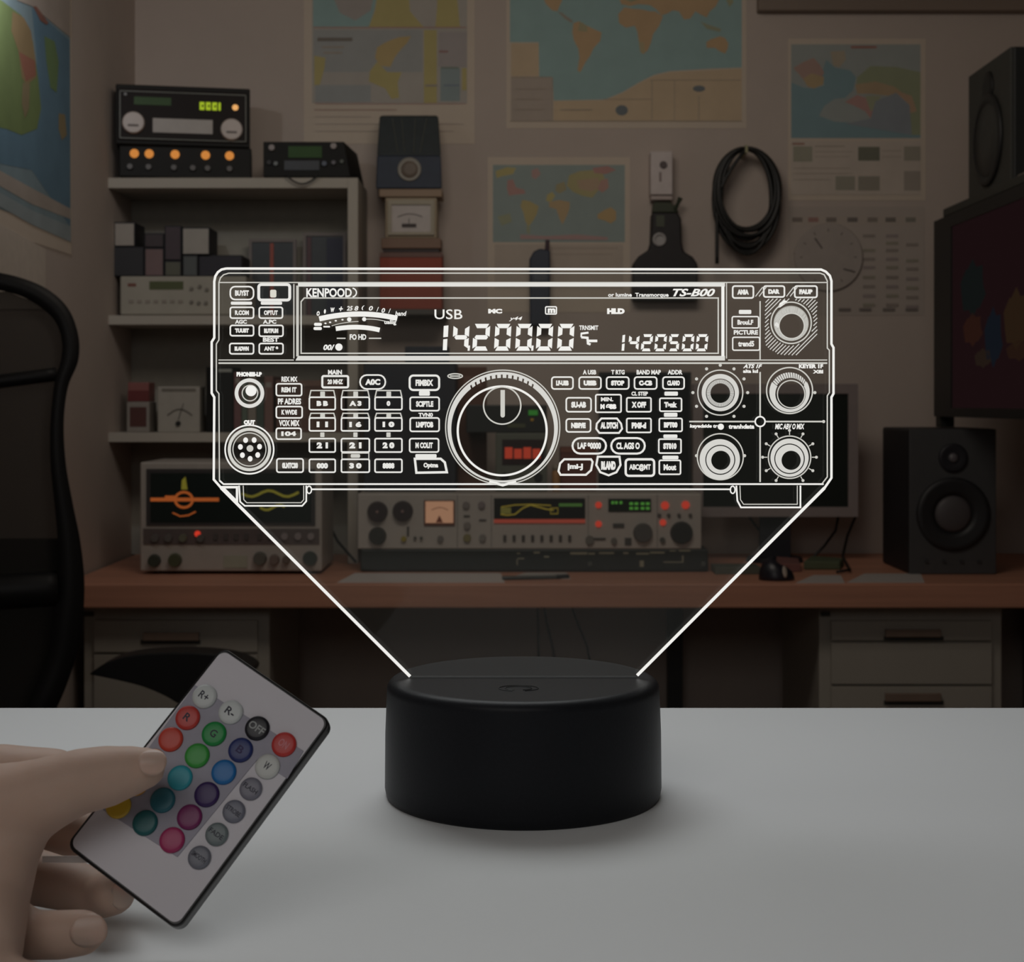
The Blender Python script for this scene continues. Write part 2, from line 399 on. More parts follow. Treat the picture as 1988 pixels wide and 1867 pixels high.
for x0, x1, t_, lb in ((1071,1112,'LF-USB',None),(1124,1166,'UISB',('A USB',1131,718,1157,727)),(1177,1220,'STOP',('T RTG',1186,718,1212,727)),(1231,1274,'C-CB',('BAND MAP',1235,718,1282,727)),(1286,1327,'CLAMO',('ADDR',1295,718,1324,727))):
    button(x0,732,x1,755,t_,5,3,lab=lb,off=.09)
button(1099,772,1147,799,'SU-AB',5,off=.08); button(1156,766,1205,800,'',3,off=.08,lab=('MIN.',1166,771,1190,779))
Art().text('M GBB',1165,784,1196,794,.08).build('engraved_lettering')
button(1216,772,1263,799,'X OFF',3,lab=('CL STEP',1225,760,1257,768),off=.08); button(1280,773,1322,798,'Tank',3,lab=('',1289,760,1315,768),off=.08)
button(1099,813,1146,838,'NBP/E',5,off=.08)
sh_ = [(1157+25+25*math.cos(math.radians(t))*(1), 838-27*math.sin(math.radians(t)) ) for t in range(0,181,15)]
button(1157,811,1207,840,'AL DTCH',shape=[(1163,840),(1201,840),(1207,832),(1205,822),(1197,812),(1167,812),(1158,822),(1157,832)],w=3.6,ins=.16,off=.09)
button(1216,812,1263,839,'PMf-d',3,off=.08); button(1279,812,1323,837,'BPT00',3,lab=('',1288,801,1314,809),off=.09)
button(1111,850,1176,880,'LAF 90000',15,3.8,ins=.15); button(1186,850,1251,880,'CL AGS O',15,3.8,ins=.15); button(1278,852,1321,879,'ST010',3,lab=('',1287,843,1314,850),off=.08)
button(1083,891,1150,921,'|mi-J',w=4,shape=[(1095,891),(1147,891),(1150,896),(1147,912),(1137,921),(1088,921),(1084,914),(1087,899)],ins=.28)
button(1157,884,1204,922,'RLAND',w=4,shape=[(1160,886),(1202,886),(1204,902),(1196,916),(1181,922),(1165,916),(1157,902)],ins=.2,off=.09)
button(1214,891,1269,923,'ABC@MT',6,4.4,ins=.12,off=.05); button(1279,893,1320,920,'Mout',3,lab=('',1285,884,1316,891),off=.06)
button(1421,556,1461,579,'AMIA',4,3.2,ins=.22,off=.09); button(1481,556,1521,577,'DAR',4,3.2,ins=.22,off=.09); button(1541,556,1584,578,'FAUP',4,3.2,ins=.2,off=.09)
button(1420,615,1471,637,'BrouLF',3,2.6,lab=('',1433,602,1457,610),off=.05); button(1421,655,1473,680,'trend5',3,2.6,lab=('PICTURE',1423,641,1470,650),off=.05)
for args in (('PHONES-LP', 461, 722, 510, 731, .09), ('OUT', 475, 815, 497, 824, .09), ('ATS 1F', 1441,707,1478,715,.05,.3), ('alta kd', 1441,717,1470,724,.05),
             ('KEYER 1F', 1549,707,1596,715,.06), ('Xfil', 1576,718,1596,725,.05), ('keyedside tr', 1338,823,1392,832,.05,.1), ('tranhdata', 1413,823,1463,832,.05,.1), ('MIC ABV O MIX', 1503,822,1560,833,.04,.2)):
    a = Art(); a.text(*args); a.build('engraved_lettering')
Art().disc(1398,828,6).build('engraved_mark')
a = Art(GR)
a.line([(1337,818),(1464,818)],3); a.line([(1484,818),(1597,818)],3); a.disc(1597,818,3); a.line([(1474,585),(1474,699)],2.6); a.line([(1474,722),(1474,808)],3); a.line([(1474,828),(1474,935)],3); a.ring(1474,818,9.5,3,col=WH)
a.build('engraved_divider')
# sockets
a = Art(); a.band((486,763),28.6,(486,763),21.5,col=glow((.72,.71,.67),1.0)); a.ring(487,763,15,2.2,col=GR); a.disc(489,758.5,10.5); a.build('engraved_socket')
a = Art(); a.ring(486,872,47,3); a.ring(486,872,39,6,col=glow((.66,.65,.6),1.0)); a.ring(486,872,32,2,col=GR); a.disc(487,870,6.5,col=GR)
for i in range(7):
    t = math.radians(65+i*360/7); a.disc(487+19*math.cos(t),871-19*math.sin(t),4.6,ry=5.4)
a.build('engraved_socket')
# tuning dial
a = Art(); a.ring(976,829,110.5,2.2,col=GR,n=120); a.band((976,829),107,(976,829.5),102.5,n=120,col=glow((.68,.67,.63),1.0))
for i in range(180):
    t = i*2
    if 50 < t < 130 and i % 3 == 0: continue
    a.band((976,829.5),102.5,(976,833),99.5,t,t+2,n=1,col=glow((.68,.67,.63),1.0))
a.ring(975,836,86,4.2,n=120); a.ring(975,787,36,2.8,col=GR); a.line([(976,757),(976,806)],8.5,col=GR); a.disc(976,806,4.2,col=GR)
a.line([(950,934),(976,941),(1002,934)],5); a.build('engraved_dial')
# knobs
def hatch_ring(a, c0, r0, c1, r1, n, col):
    for i in range(n):
        t = i*360/n; a.band(c0, r0, c1, r1, t, t+360/n*.72, n=1, col=col)
G7 = glow((.66,.65,.61),1.0)
a = Art(GR); a.ring(1397,762,43.5,2.4); a.band((1397,762),36,(1397,763),28,col=G7); hatch_ring(a,(1397,763),26.5,(1397,763),19,60,G7)
for t in range(-60,241,30):
    tt = math.radians(t); a.disc(1397+53*math.cos(tt),762-53*math.sin(tt),3)
a.build('engraved_knob')
a = Art(GR); a.ring(1531,758,44.5,2.6); a.band((1531,761),39,(1533,764.5),29.5,150,390,col=G7); hatch_ring(a,(1531,761),38,(1533,764.5),31,48,G7); a.ring(1534,765,26.5,2.2); a.disc(1580,762,3); a.build('engraved_knob')
a = Art(GR); a.ring(1397,886,44.5,2.4); a.band((1396,891),39,(1397,892),29,col=G7); a.band((1397,892),27,(1398,893),18.5,col=G7); a.disc(1351,884,3); a.disc(1444,884,3); a.build('engraved_knob')
a = Art(GR); a.ring(1531,887,41,2.4); a.band((1531,888),37,(1531,890),29.5,col=G7); a.band((1531,890),27.5,(1534,893),18.5,col=G7)
for t in (-60,-30,0,30,60,90,120,150,180,210,240):
    tt = math.radians(t); a.line([(1531+43*math.cos(tt),887-43*math.sin(tt)),(1531+50*math.cos(tt),887-50*math.sin(tt))],1.8); a.disc(1531+52*math.cos(tt),887-52*math.sin(tt),2.8)
a.build('engraved_knob')
a = Art(GR); a.ring(1534,627,39,2.6,ry=40); a.band((1534,628),34,(1535,633),27,col=DG); hatch_ring(a,(1534,629),33,(1535,633),25,70,G7)
a.ring(1535,633,24.5,2.4)
c45 = math.sqrt(.5)
for i in range(-16, 17):
    off = i*5.4
    seg = []
    for st in range(-90, 91, 2):
        x = 1533+st*c45+off*c45; y = 631-st*c45+off*c45
        dx, dy = x-1534, y-627
        ok = (dx*dx+dy*dy) > 43**2 and (dx*dx+dy*dy) < 66**2 and 1483 < x < 1585 and 580 < y and y < 690 and (dx+dy) < 78-(0 if dy < 20 else 6)
        if ok: seg.append((x, y))
        else:
            if len(seg) > 2: a.line([seg[0], seg[-1]], 1.8, col=G7)
            seg = []
    if len(seg) > 2: a.line([seg[0], seg[-1]], 1.8, col=G7)
a.fill([(1508,598),(1512,589),(1520,583),(1527,585),(1523,590),(1513,597)],WH); a.disc(1506,632,4,ry=6,col=WH)
for x in (1465,1472,1525,1532): a.line([(x,576),(x+14,558)],1.8,col=G7)
a.build('engraved_knob')

#@@REMOTE
# ------------------------------------------------------------ remote control in the hand
RC = P(389.5, 1518, .474); sc = .474/F
def dirv(x, y, z): return Vector((x, y, z))
U = dirv(232, -78, -137); V = dirv(-269, -176, -353)     # along the width, down the length
ul, vl = U.length*sc, V.length*sc
U.normalize(); V = (V-U*V.dot(U)).normalized(); NR = -(U.cross(V)).normalized()   # NR towards the viewer
if NR.y > 0: NR = -NR
def RP(u, v, n=0): return RC+U*(u*ul/2)+V*(v*vl/2)+NR*n       # u, v in -1..1
def rloc(px, py):    # point of the remote's face seen at a place of the photograph
    ray = P(px, py, 1)-Vector((0, 0, E)); t = (RC-Vector((0, 0, E))).dot(NR)/ray.dot(NR)
    q = Vector((0, 0, E))+ray*t-RC; return q.dot(U), q.dot(V)
remote = thing('remote_control', RC, 'white remote control with coloured round buttons, held by the hand at left', 'remote control')
def plate(hu, hv, r, n0, n1, m, name, parent, cu=0, cv=0, bevel=0):
    poly = []
    for sx, sy, a0 in ((1,1,0),(-1,1,90),(-1,-1,180),(1,-1,270)):
        for i in range(7):
            t = math.radians(a0+15*i); poly.append((cu+sx*(hu-r)+r*math.cos(t), cv+sy*(hv-r)+r*math.sin(t)))
    return MB().prism(poly, lambda u, v: RC+U*u+V*v+NR*n0, NR*(n1-n0)).build(name, m, parent, bevel=bevel)
case = plate(ul/2, vl/2, .0032, -.0062, -.0002, M((.008, .008, .009), .35), 'case', remote, bevel=.0008)
plate(ul/2-.0011, vl/2-.0011, .0026, -.0004, .0002, M((.70, .68, .73), .55, scale=30, var=.03), 'face_plate', remote)
grey = M((.34, .33, .40), .5, scale=200, var=.1)
# keypad field: wide for the first two rows, three columns below
c = [rloc(*p) for p in ((379,1330),(590,1458),(558,1512),(500,1475),(345,1664),(200,1572))]
def flat(pts, n, th, m, name, parent): return MB().prism(pts, lambda u, v: RC+U*u+V*v+NR*n, NR*th).build(name, m, parent, bevel=.0006)
flat(c, .0002, .00025, grey, 'keypad_field', remote)
rad = 24.5*sc
BT = {(0,0):((.62,.66,.66),'R+','d'),(0,1):((.62,.66,.66),'R-','d'),(0,2):((.008,.008,.014),'OFF','l'),(0,3):((.55,.04,.035),'ON','p'),
      (1,0):((.55,.05,.04),'R','d'),(1,1):((.01,.28,.06),'G','d'),(1,2):((.02,.035,.16),'B','n'),(1,3):((.60,.62,.60),'W','d'),
      (2,0):((.60,.06,.035),'','') ,(2,1):((.04,.34,.05),'',''),(2,2):((.01,.16,.45),'',''),(2,3):((.20,.20,.25),'FLASH','d'),
      (3,0):((.62,.20,.03),'',''),(3,1):((.03,.36,.45),'',''),(3,2):((.04,.015,.11),'',''),(3,3):((.18,.19,.24),'STROBE','d'),
      (4,0):((.62,.30,.03),'',''),(4,1):((.02,.15,.20),'',''),(4,2):((.20,.02,.12),'',''),(4,3):((.17,.21,.22),'FADE','d'),
      (5,0):((.66,.43,.03),'',''),(5,1):((.01,.12,.13),'',''),(5,2):((.40,.03,.13),'',''),(5,3):((.18,.19,.23),'SMOOTH','d')}
tcol = {'d': M((.03,.03,.05), .6), 'l': M((.4,.42,.42), .6), 'p': M((.7,.25,.28), .6), 'n': M((.03,.02,.10), .6)}
o00 = Vector(rloc(398,1353)); o03 = Vector(rloc(552,1446)); o50 = Vector(rloc(231,1565)); o53 = Vector(rloc(388,1665))
for (r_, c_), (colr, txt, tk) in BT.items():
    f_, g_ = r_/5, c_/3
    q = (o00*(1-g_)+o03*g_)*(1-f_)+(o50*(1-g_)+o53*g_)*f_
    ctr = RC+U*q[0]+V*q[1]+NR*.0003
    rd = rad*(.9 if c_ == 3 and r_ > 1 else 1)
    b_ = MB().lathe(ctr, NR, [(0, rd), (.0005, rd), (.0009, rd*.93), (.0011, rd*.75), (.00115, rd*.3)], n=32).build('button', M(colr, .4, scale=60, var=.06), remote, smooth=True)
    if txt:
        vs, fs = text_mesh(txt, .02); a0 = min(v[0] for v in vs); a1 = max(v[0] for v in vs); b0 = min(v[1] for v in vs); b1 = max(v[1] for v in vs)
        wdt = min(1.5*rd, (.55 if len(txt) == 1 else .85 if len(txt) == 2 else 1.45)*rd); hgt = (.62 if len(txt) < 4 else .42)*rd
        pts = [ctr+NR*.00118+U*(((v[0]-a0)/(a1-a0)-.5)*wdt)+V*(-((v[1]-b0)/(b1-b0)-.5)*hgt) for v in vs]
        MB().add(pts, fs).build('button_print', tcol[tk], b_)
# battery pull tab
MB().prism([(82,1662),(185,1661),(203,1671),(196,1675),(82,1674)], lambda x, y: P(x, y, .474), (0, .0003, 0)).build('pull_tab', M((.93,.88,.86), .5, emit=0), remote)
#@@HAND
# ------------------------------------------------------------ hand (one continuous surface)
def icap(mb, p0, r0, p1, r1, n=18):   # tapered capsule
    p0 = Vector(p0); p1 = Vector(p1); a = p1-p0; Ld = a.length; a.normalize()
    prof = []
    for i in range(1, 6): t = PI/2*i/6; prof.append((-r0*math.cos(t), r0*math.sin(t)))
    prof.append((0, r0)); prof.append((Ld, r1))
    for i in range(1, 6): t = PI/2*i/6; prof.append((Ld+r1*math.sin(t), r1*math.cos(t)))
    mb.lathe(p0, a, prof, n=n)
def chain(mb, pts):
    q = [(P(x, y, d), r*d/F) for x, y, d, r in pts]
    for (a, ra), (b, rb) in zip(q, q[1:]): icap(mb, a, ra, b, rb)
mb = MB()
chain(mb, [(280,1491,.459,41),(250,1497,.459,50),(205,1507,.459,60),(150,1518,.457,64),(95,1540,.456,72),(20,1572,.458,92),(-90,1600,.465,110)])   # thumb
chain(mb, [(100,1512,.488,60),(0,1522,.485,78),(-110,1560,.48,105)])                                     # knuckle side behind the thumb
chain(mb, [(30,1575,.458,80),(5,1660,.452,70),(-14,1750,.442,70),(-25,1850,.425,68)])      # heel of the palm
chain(mb, [(-90,1600,.465,110),(-100,1730,.445,115),(-120,1835,.425,92)])
chain(mb, [(-110,1725,.445,115),(-330,1790,.42,145),(-700,1880,.36,170),(-1300,1990,.28,200)])          # wrist and forearm
chain(mb, [(-40,1575,.50,70),(70,1600,.510,56),(170,1625,.510,48),(260,1600,.507,42),(330,1560,.505,36)])                       # index finger behind the remote
chain(mb, [(-40,1680,.50,62),(60,1700,.492,54),(150,1722,.490,48),(200,1736,.486,45),(220,1733,.478,43)])             # middle finger
chain(mb, [(-40,1720,.475,60),(20,1790,.452,48),(60,1815,.448,47),(120,1814,.446,47),(160,1810,.446,44)])                       # ring finger
chain(mb, [(-60,1830,.43,55),(-20,1875,.42,38),(40,1896,.42,34),(90,1900,.418,30)])                                       # little finger, below the frame
skin = M((.55, .39, .31), .6, scale=90, var=.07, bump=.25, sss=.2, name='skin', spec=.35)
hand = mb.build('human_hand', skin, None)
rm = hand.modifiers.new('remesh', 'REMESH'); rm.mode = 'VOXEL'; rm.voxel_size = .0011; rm.use_smooth_shade = True
sm = hand.modifiers.new('smooth', 'SMOOTH'); sm.factor = .6; sm.iterations = 8
tag(hand, 'hand of a person reaching in from the left, thumb on the remote control', 'hand')
nail_m = M((.57, .42, .35), .4, scale=50, var=.04, sss=.2)
def nail(x, y, d, nrm, up, w, h, name='fingernail'):
    c_ = P(x, y, d); n_ = Vector(nrm).normalized(); u_ = Vector(up); u_ = (u_-n_*u_.dot(n_)).normalized(); s_ = u_.cross(n_)
    vs = []; fs = []; A, B = 8, 8
    for i in range(A+1):
        for j in range(B+1):
            a_ = (i/A-.5)*2; b_ = (j/B-.5)*2
            bb = b_*math.sqrt(max(0, 1-.5*a_*a_)); aa = a_*math.sqrt(max(0, 1-.5*b_*b_))
            vs.append(c_+s_*(aa*w)+u_*(bb*h)-n_*((aa*aa)*w*.45+(bb*bb)*h*.10))
    for i in range(A):
        for j in range(B):
            q = i*(B+1)+j; fs.append((q, q+1, q+B+2, q+B+1))
    o = MB().add(vs, fs).build(name, nail_m, hand, smooth=True)
    so = o.modifiers.new('thick', 'SOLIDIFY'); so.thickness = .0006; so.offset = -1
    return o
nail(296, 1478, .4517, (.30, -1, .55), (1, .1, .05), .0036, .0040)
nail(243, 1735, .4725, (.65, -1, .0), (.15, 0, 1), .0040, .0052)
nail(172, 1808, .4395, (.15, -1, .1), (1, 0, .05), .0045, .0052)
#@@FURN
# ------------------------------------------------------------ desk
DF = 3.53; DZ = Z(1133, DF)
wood = M((.54, .255, .165), .5, scale=7, var=.32, wood=True, bump=.1, name='reddish desk wood')
desk = thing('desk', (0.2, 3.9, 0), 'long reddish brown wooden desk along the back wall', 'desk')
MB().box(X(120, DF), RW-.01, DF, WALL-.005, DZ-.056, DZ).build('desk_top', wood, desk, bevel=.004)
for x in (X(125, DF), .47-.05, RW-.06): MB().box(x, x+.04, WALL-.09, WALL-.05, 0, DZ-.056).build('leg', M((.05,.05,.05), .5), desk)
# drawer cabinets under the desk
cab_m = M((.40, .37, .32), .6, scale=12, var=.04); cab_d = M((.05,.05,.045), .7)
def drawers(px0, px1, label, rows, hx0, hx1, handles):
    d = 3.60; zt = DZ-.0565
    c_ = thing('drawer_cabinet', ((X(px0,d)+X(px1,d))/2, d+.25, 0), label, 'cabinet', 'drawer cabinets under the desk')
    MB().box(X(px0,d), X(px1,d), d+.012, d+.5, .0, zt).build('cabinet_body', cab_m, c_, bevel=.003)
    for (y0, y1), hd in zip(rows, handles):
        dr = MB().box(X(px0+22,d), X(px1-22,d), d, d+.02, Z(y1,d), Z(y0,d)).build('drawer', cab_m, c_, bevel=.0015)
        if hd:
            hy0, hy1 = hd
            mb_ = MB(); mb_.pb(hx0, hy0, hx1, hy1, d-.014, d-.008); mb_.pb(hx0, hy0, hx0+6, hy1, d-.012, d+.002); mb_.pb(hx1-6, hy0, hx1, hy1, d-.012, d+.002)
            mb_.build('handle', M((.24,.17,.13), .5), dr, bevel=.002)
            MB().pb(hx0-4, hy1-2, hx1+4, hy1+6, d-.002, d+.001, cab_d).build('handle_recess', None, dr)
    MB().pb(px0+2, 1188, px0+20, 1196, d+.006, d+.012).build('hinge', cab_d, c_)
    return c_
drawers(1592, 1948, 'pale grey drawer cabinet under the right end of the desk', ((1205,1243),(1248,1328),(1333,1480),(1486,1640)), 1720, 1828, ((1222,1237),None,(1346,1362),None))
drawers(160, 522, 'pale grey drawer cabinet under the left end of the desk, behind the armrest', ((1204,1266),(1271,1390),(1396,1480),(1486,1640)), 277, 385, ((1228,1244),(1300,1316),None,None))
# under desk cables
blk = M((.012,.012,.013), .5); dark = M((.03,.03,.034), .5)
for i, pts in enumerate([((1043,1150),(1045,1220),(1046,1300),(1048,1500),(1048,1622)),((1052,1150),(1062,1210),(1074,1260),(1090,1420),(1098,1622)),((1100,1150),(1118,1200),(1140,1255),(1170,1420),(1180,1622))]):
    o = MB().tube([P(x, y, 4.1) for x, y in pts], .003, 8).build('cable', blk, smooth=True)
    tag(o, ['straight black cable hanging under the desk, leftmost of three','slanting black cable hanging under the desk, middle of three','black cable hanging under the desk, rightmost and most slanted'][i], 'cable', 'cables hanging under the desk')

# ------------------------------------------------------------ bookcase
B0 = 3.97; B1 = 4.22
shm = M((.47,.43,.37), .7, scale=10, var=.04)
bc = thing('bookcase', ((X(190,B0)+X(695,B0))/2, 4.1, DZ), 'beige open bookcase with radios on top standing at the left of the desk', 'bookcase')
zt = Z(345, B0)
MB().box(X(190,B0), X(208,B0), B0, B1, DZ, zt).build('side_panel', shm, bc, bevel=.001)
MB().box(X(675,B0), X(695,B0), B0, B1, DZ, zt).build('side_panel', shm, bc, bevel=.001)
MB().box(X(208,B0), X(675,B0), B0, B1, Z(365,B0), zt).build('top_panel', shm, bc, bevel=.001)
for y0, y1 in ((612,630),(840,858)):
    MB().box(X(208,B0), X(675,B0), B0+.002, B1-.008, Z(y1,B0), Z(y0,B0)).build('shelf', shm, bc, bevel=.001)
MB().box(X(208,B0), X(675,B0), B1-.008, B1, DZ, Z(365,B0)).build('back_panel', M((.40,.38,.33), .8), bc)
S1 = Z(612,B0); S2 = Z(840,B0)

# ------------------------------------------------------------ radios on top of the bookcase
blkbox = M((.014,.0135,.0125), .55, scale=60, spec=.2); face = M((.015,.010,.009), .5, spec=.15)
knobm = M((.55,.47,.43), .35); amber = glow((.75,.28,.06), .75, 'amber lamp'); grn = glow((.45,.60,.03), .75, 'green digits')
dimg = M((.018,.042,.010), .4, emit=.25, spec=.2)
def radio_top():
    d = 4.0; x0, x1 = X(232,d), X(484,d); zb = zt
    lo = thing('receiver_base_unit', ((x0+x1)/2, d+.09, zb), 'black unit with a row of five amber lamps, under the receiver on the bookcase', 'radio equipment')
    MB().box(x0+.003, x1+.003, d, d+.15, zb+.004, Z(284,d)-.001).build('case', blkbox, lo, bevel=.003)
    for x in (263,291,340,398,444): MB().cyl((X(x,d), d, Z(300,d)), (0,-1,0), .0115, .0105, .006, 20).build('lamp_button', amber, lo)
    for x in (255,290,338,374,402,444): MB().cyl((X(x,d), d, Z(326,d)), (0,-1,0), .008, .007, .010, 16).build('knob', M((.10,.09,.085), .4), lo)
    for x in (x0+.02, x1-.02): MB().cyl((x, d+.03, zb), (0,0,1), .008, .008, .005, 12).build('foot', blkbox, lo)
    z0 = Z(283.5,d)
    up = thing('radio_receiver', ((x0+x1)/2, d+.09, z0), 'black receiver with two big silver knobs and green digits, on top of the lamp unit', 'radio')
    MB().box(x0-.006, x1-.002, d-.004, d+.15, z0, Z(168,d)).build('case', blkbox, up, bevel=.003)
    MB().box(x0, x1-.008, d-.008, d-.004, z0+.010, Z(176,d)).build('front_panel', face, up, bevel=.002)
    fr = MB()
    xa, xb, za, zb_ = x0+.004, x1-.012, z0+.014, Z(181,d)
    for bx_ in ((xa,xb,zb_-.002,zb_),(xa,xb,za,za+.002),(xa,xa+.002,za,zb_),(xb-.002,xb,za,zb_)): fr.box(bx_[0],bx_[1],d-.0095,d-.008,bx_[2],bx_[3])
    fr.build('trim_frame', M((.16,.17,.14), .4), up)
    for x, y in ((261,243),(447,250)):
        kb = MB().cyl((X(x,d), d-.008, Z(y,d)), (0,-1,0), .0295, .027, .014, 32).build('tuning_knob', knobm, up, smooth=False, bevel=.002)
        MB().box(X(x-10,d), X(x+10,d), d-.0235, d-.022, Z(y+8,d), Z(y+4,d)).build('knob_mark', M((.15,.12,.11), .5), kb)
    MB().box(X(297,d), X(411,d), d-.010, d-.008, Z(260,d), Z(232,d)).build('dial_window', M((.42,.38,.35), .4), up, bevel=.003)
    MB().box(X(262,d), X(332,d), d-.0095, d-.008, Z(207,d), Z(192,d)).build('display', dimg, up)
    dg_ = MB()
    for i in range(4):
        xx = 386+i*12; dg_.box(X(xx,d), X(xx+(9 if i < 3 else 4),d), d-.0105, d-.008, Z(213,d), Z(198,d), grn)
    for i in range(3): dg_.box(X(390+i*12,d), X(393+i*12,d), d-.0108, d-.0105, Z(208,d), Z(203,d), face)
    dg_.build('digit_display', None, up)
    MB().cyl((X(454,d), d-.008, Z(206,d)), (0,-1,0), .008, .006, .006, 16).build('indicator', glow((.9,.45,.15), .9), up)
    MB().cyl((X(246,d), d-.008, Z(188,d)), (0,-1,0), .004, .004, .004, 10).build('jack', M((.2,.2,.2), .4), up)
    up.rotation_euler.z = math.radians(11); lo.rotation_euler.z = math.radians(9); up.location.x -= .016; lo.location.x -= .014
radio_top()
d = 4.0; x0, x1 = X(512,d), X(672,d)
r2 = thing('mobile_radio', ((x0+x1)/2, d+.08, zt), 'small black radio with green display at the right end of the bookcase top', 'radio')
MB().add([(X(511,d),d,zt+.006),(X(680,d),d,zt+.006),(X(668,d),d,Z(275,d)),(X(511,d),d,Z(275,d)),
          (X(516,d),d+.18,zt+.006),(X(694,d),d+.18,zt+.006),(X(680,d),d+.18,Z(277,d)),(X(516,d),d+.18,Z(277,d))],
         [(0,1,2,3),(4,7,6,5),(0,4,5,1),(3,2,6,7),(0,3,7,4),(1,5,6,2)]).build('case', blkbox, r2, bevel=.002)
MB().box(X(560,d), X(625,d), d-.002, d, Z(306,d), Z(284,d)).build('display', dimg, r2)
for x, y, r, c_ in ((528,287,.0085,M((.35,.30,.29),.4)),(648,284,.0085,M((.35,.30,.29),.4)),(523,316,.006,dark),(536,318,.006,M((.18,.2,.2),.4)),(630,318,.007,M((.10,.12,.17),.4)),(648,316,.006,M((.13,.12,.14),.4)),(664,314,.005,M((.1,.12,.1),.4))):
    MB().cyl((X(x,d), d, Z(y,d)), (0,-1,0), r, r*.9, .008, 16).build('knob', c_, r2)
MB().box(X(552,d), X(620,d), d-.0015, d, Z(330,d), Z(312,d)).build('button_panel', M((.03,.035,.045), .4), r2)
MB().box(x0+.01, x1, d+.01, d+.16, zt, zt+.007).build('bracket', blk, r2)
o = MB().tube([P(555+i*7, 340+17*math.sin(PI*i/9), 3.955) for i in range(10)], .0022, 8).build('power_cord', blk, r2, smooth=True)

# ------------------------------------------------------------ bookcase contents
crm = M((.40,.37,.31), .6, scale=20); 
d = 4.02
w_ = thing('bench_instrument', (X(345,d), d+.08, S1), 'cream bench instrument with a green display on the upper shelf', 'instrument')
MB().box(X(233,d), X(478,d), d, d+.17, S1+.004, Z(536,d)).build('case', crm, w_, bevel=.004)
MB().pb(290,546,356,562,d-.001,d).build('display', M((.07,.08,.03), .4, emit=.05), w_)
MB().pb(248,550,264,556,d-.001,d).build('badge', M((.20,.07,.05), .5), w_)
for x, y in ((372,560),(388,556),(402,562),(372,586),(386,588),(400,588)): MB().cyl((X(x,d), d, Z(y,d)), (0,-1,0), .005, .0045, .006, 12).build('knob', M((.22,.20,.17),.5), w_)
for x in range(250, 360, 16): MB().pb(x, 582, x+9, 588, d-.002, d).build('key', M((.30,.26,.22),.5), w_)
for x in (245, 465): MB().cyl((X(x,d), d+.03, S1), (0,0,1), .006, .006, .005, 10).build('foot', blk, w_)
TZ1 = Z(536,d)
boxes = [(222,431,262,478,.10,(.40,.36,.32),'pale square speaker cube at the left end of the shelf pile',4.0),
         (370,440,405,494,.10,(.38,.34,.31),'pale square cube, larger one at the right of the shelf pile',4.03),
         (318,438,351,486,.08,(.05,.045,.05),'small black cube between the pale ones on the shelf pile',4.06)]
def carton(px0, py0, px1, py1, dep, colr, label, d0, zb=None, edge=(.02,.02,.025), name='small_box'):
    zb_ = Z(py1,d0) if zb is None else zb
    c_ = thing(name, (X((px0+px1)/2,d0), d0+dep/2, zb_), label, 'box', 'boxes piled on the upper shelf')
    MB().box(X(px0,d0), X(px1,d0), d0, d0+dep, zb_, Z(py0,d0)).build('body', M(edge, .6), c_, bevel=.002)
    MB().box(X(px0+3,d0), X(px1-2,d0), d0-.002, d0, zb_+.003, Z(py0+3,d0)).build('front_label', M(colr, .6), c_)
    return c_
zA = Z(478,4.02)
carton(219,479,279,534,.12,(.03,.03,.035),'black box under the left pale cube, on the cream instrument',4.03,TZ1)
carton(280,481,318,534,.12,(.20,.13,.13),'dull pink box in the shelf pile, above the green display',4.03,TZ1)
carton(319,506,352,534,.12,(.12,.12,.09),'low olive box in the middle of the pile on the instrument',4.03,TZ1)
carton(354,495,384,534,.12,(.10,.11,.11),'grey faced box under the larger pale cube',4.03,TZ1)
carton(385,495,470,534,.13,(.03,.028,.04),'wide black box at the right of the pile on the instrument',4.04,TZ1)
carton(221,431,262,478.4,.11,boxes[0][5],boxes[0][6],4.03,Z(478.6,4.03))
carton(280,452,318,480.4,.10,(.06,.045,.05),'dark plum box on top of the dull pink box',4.03,Z(480.6,4.03))
carton(319,438,352,505.4,.10,(.07,.05,.06),boxes[2][6],4.03,Z(505.6,4.03))
carton(353,441,407,494.4,.11,(.40,.37,.33),boxes[1][6],4.03,Z(494.6,4.03))
MB_ = MB().prism([(405,446),(470,516),(470,534-40),(405,494)], lambda x, y: P(x, y, 4.10), (0,.05,0))
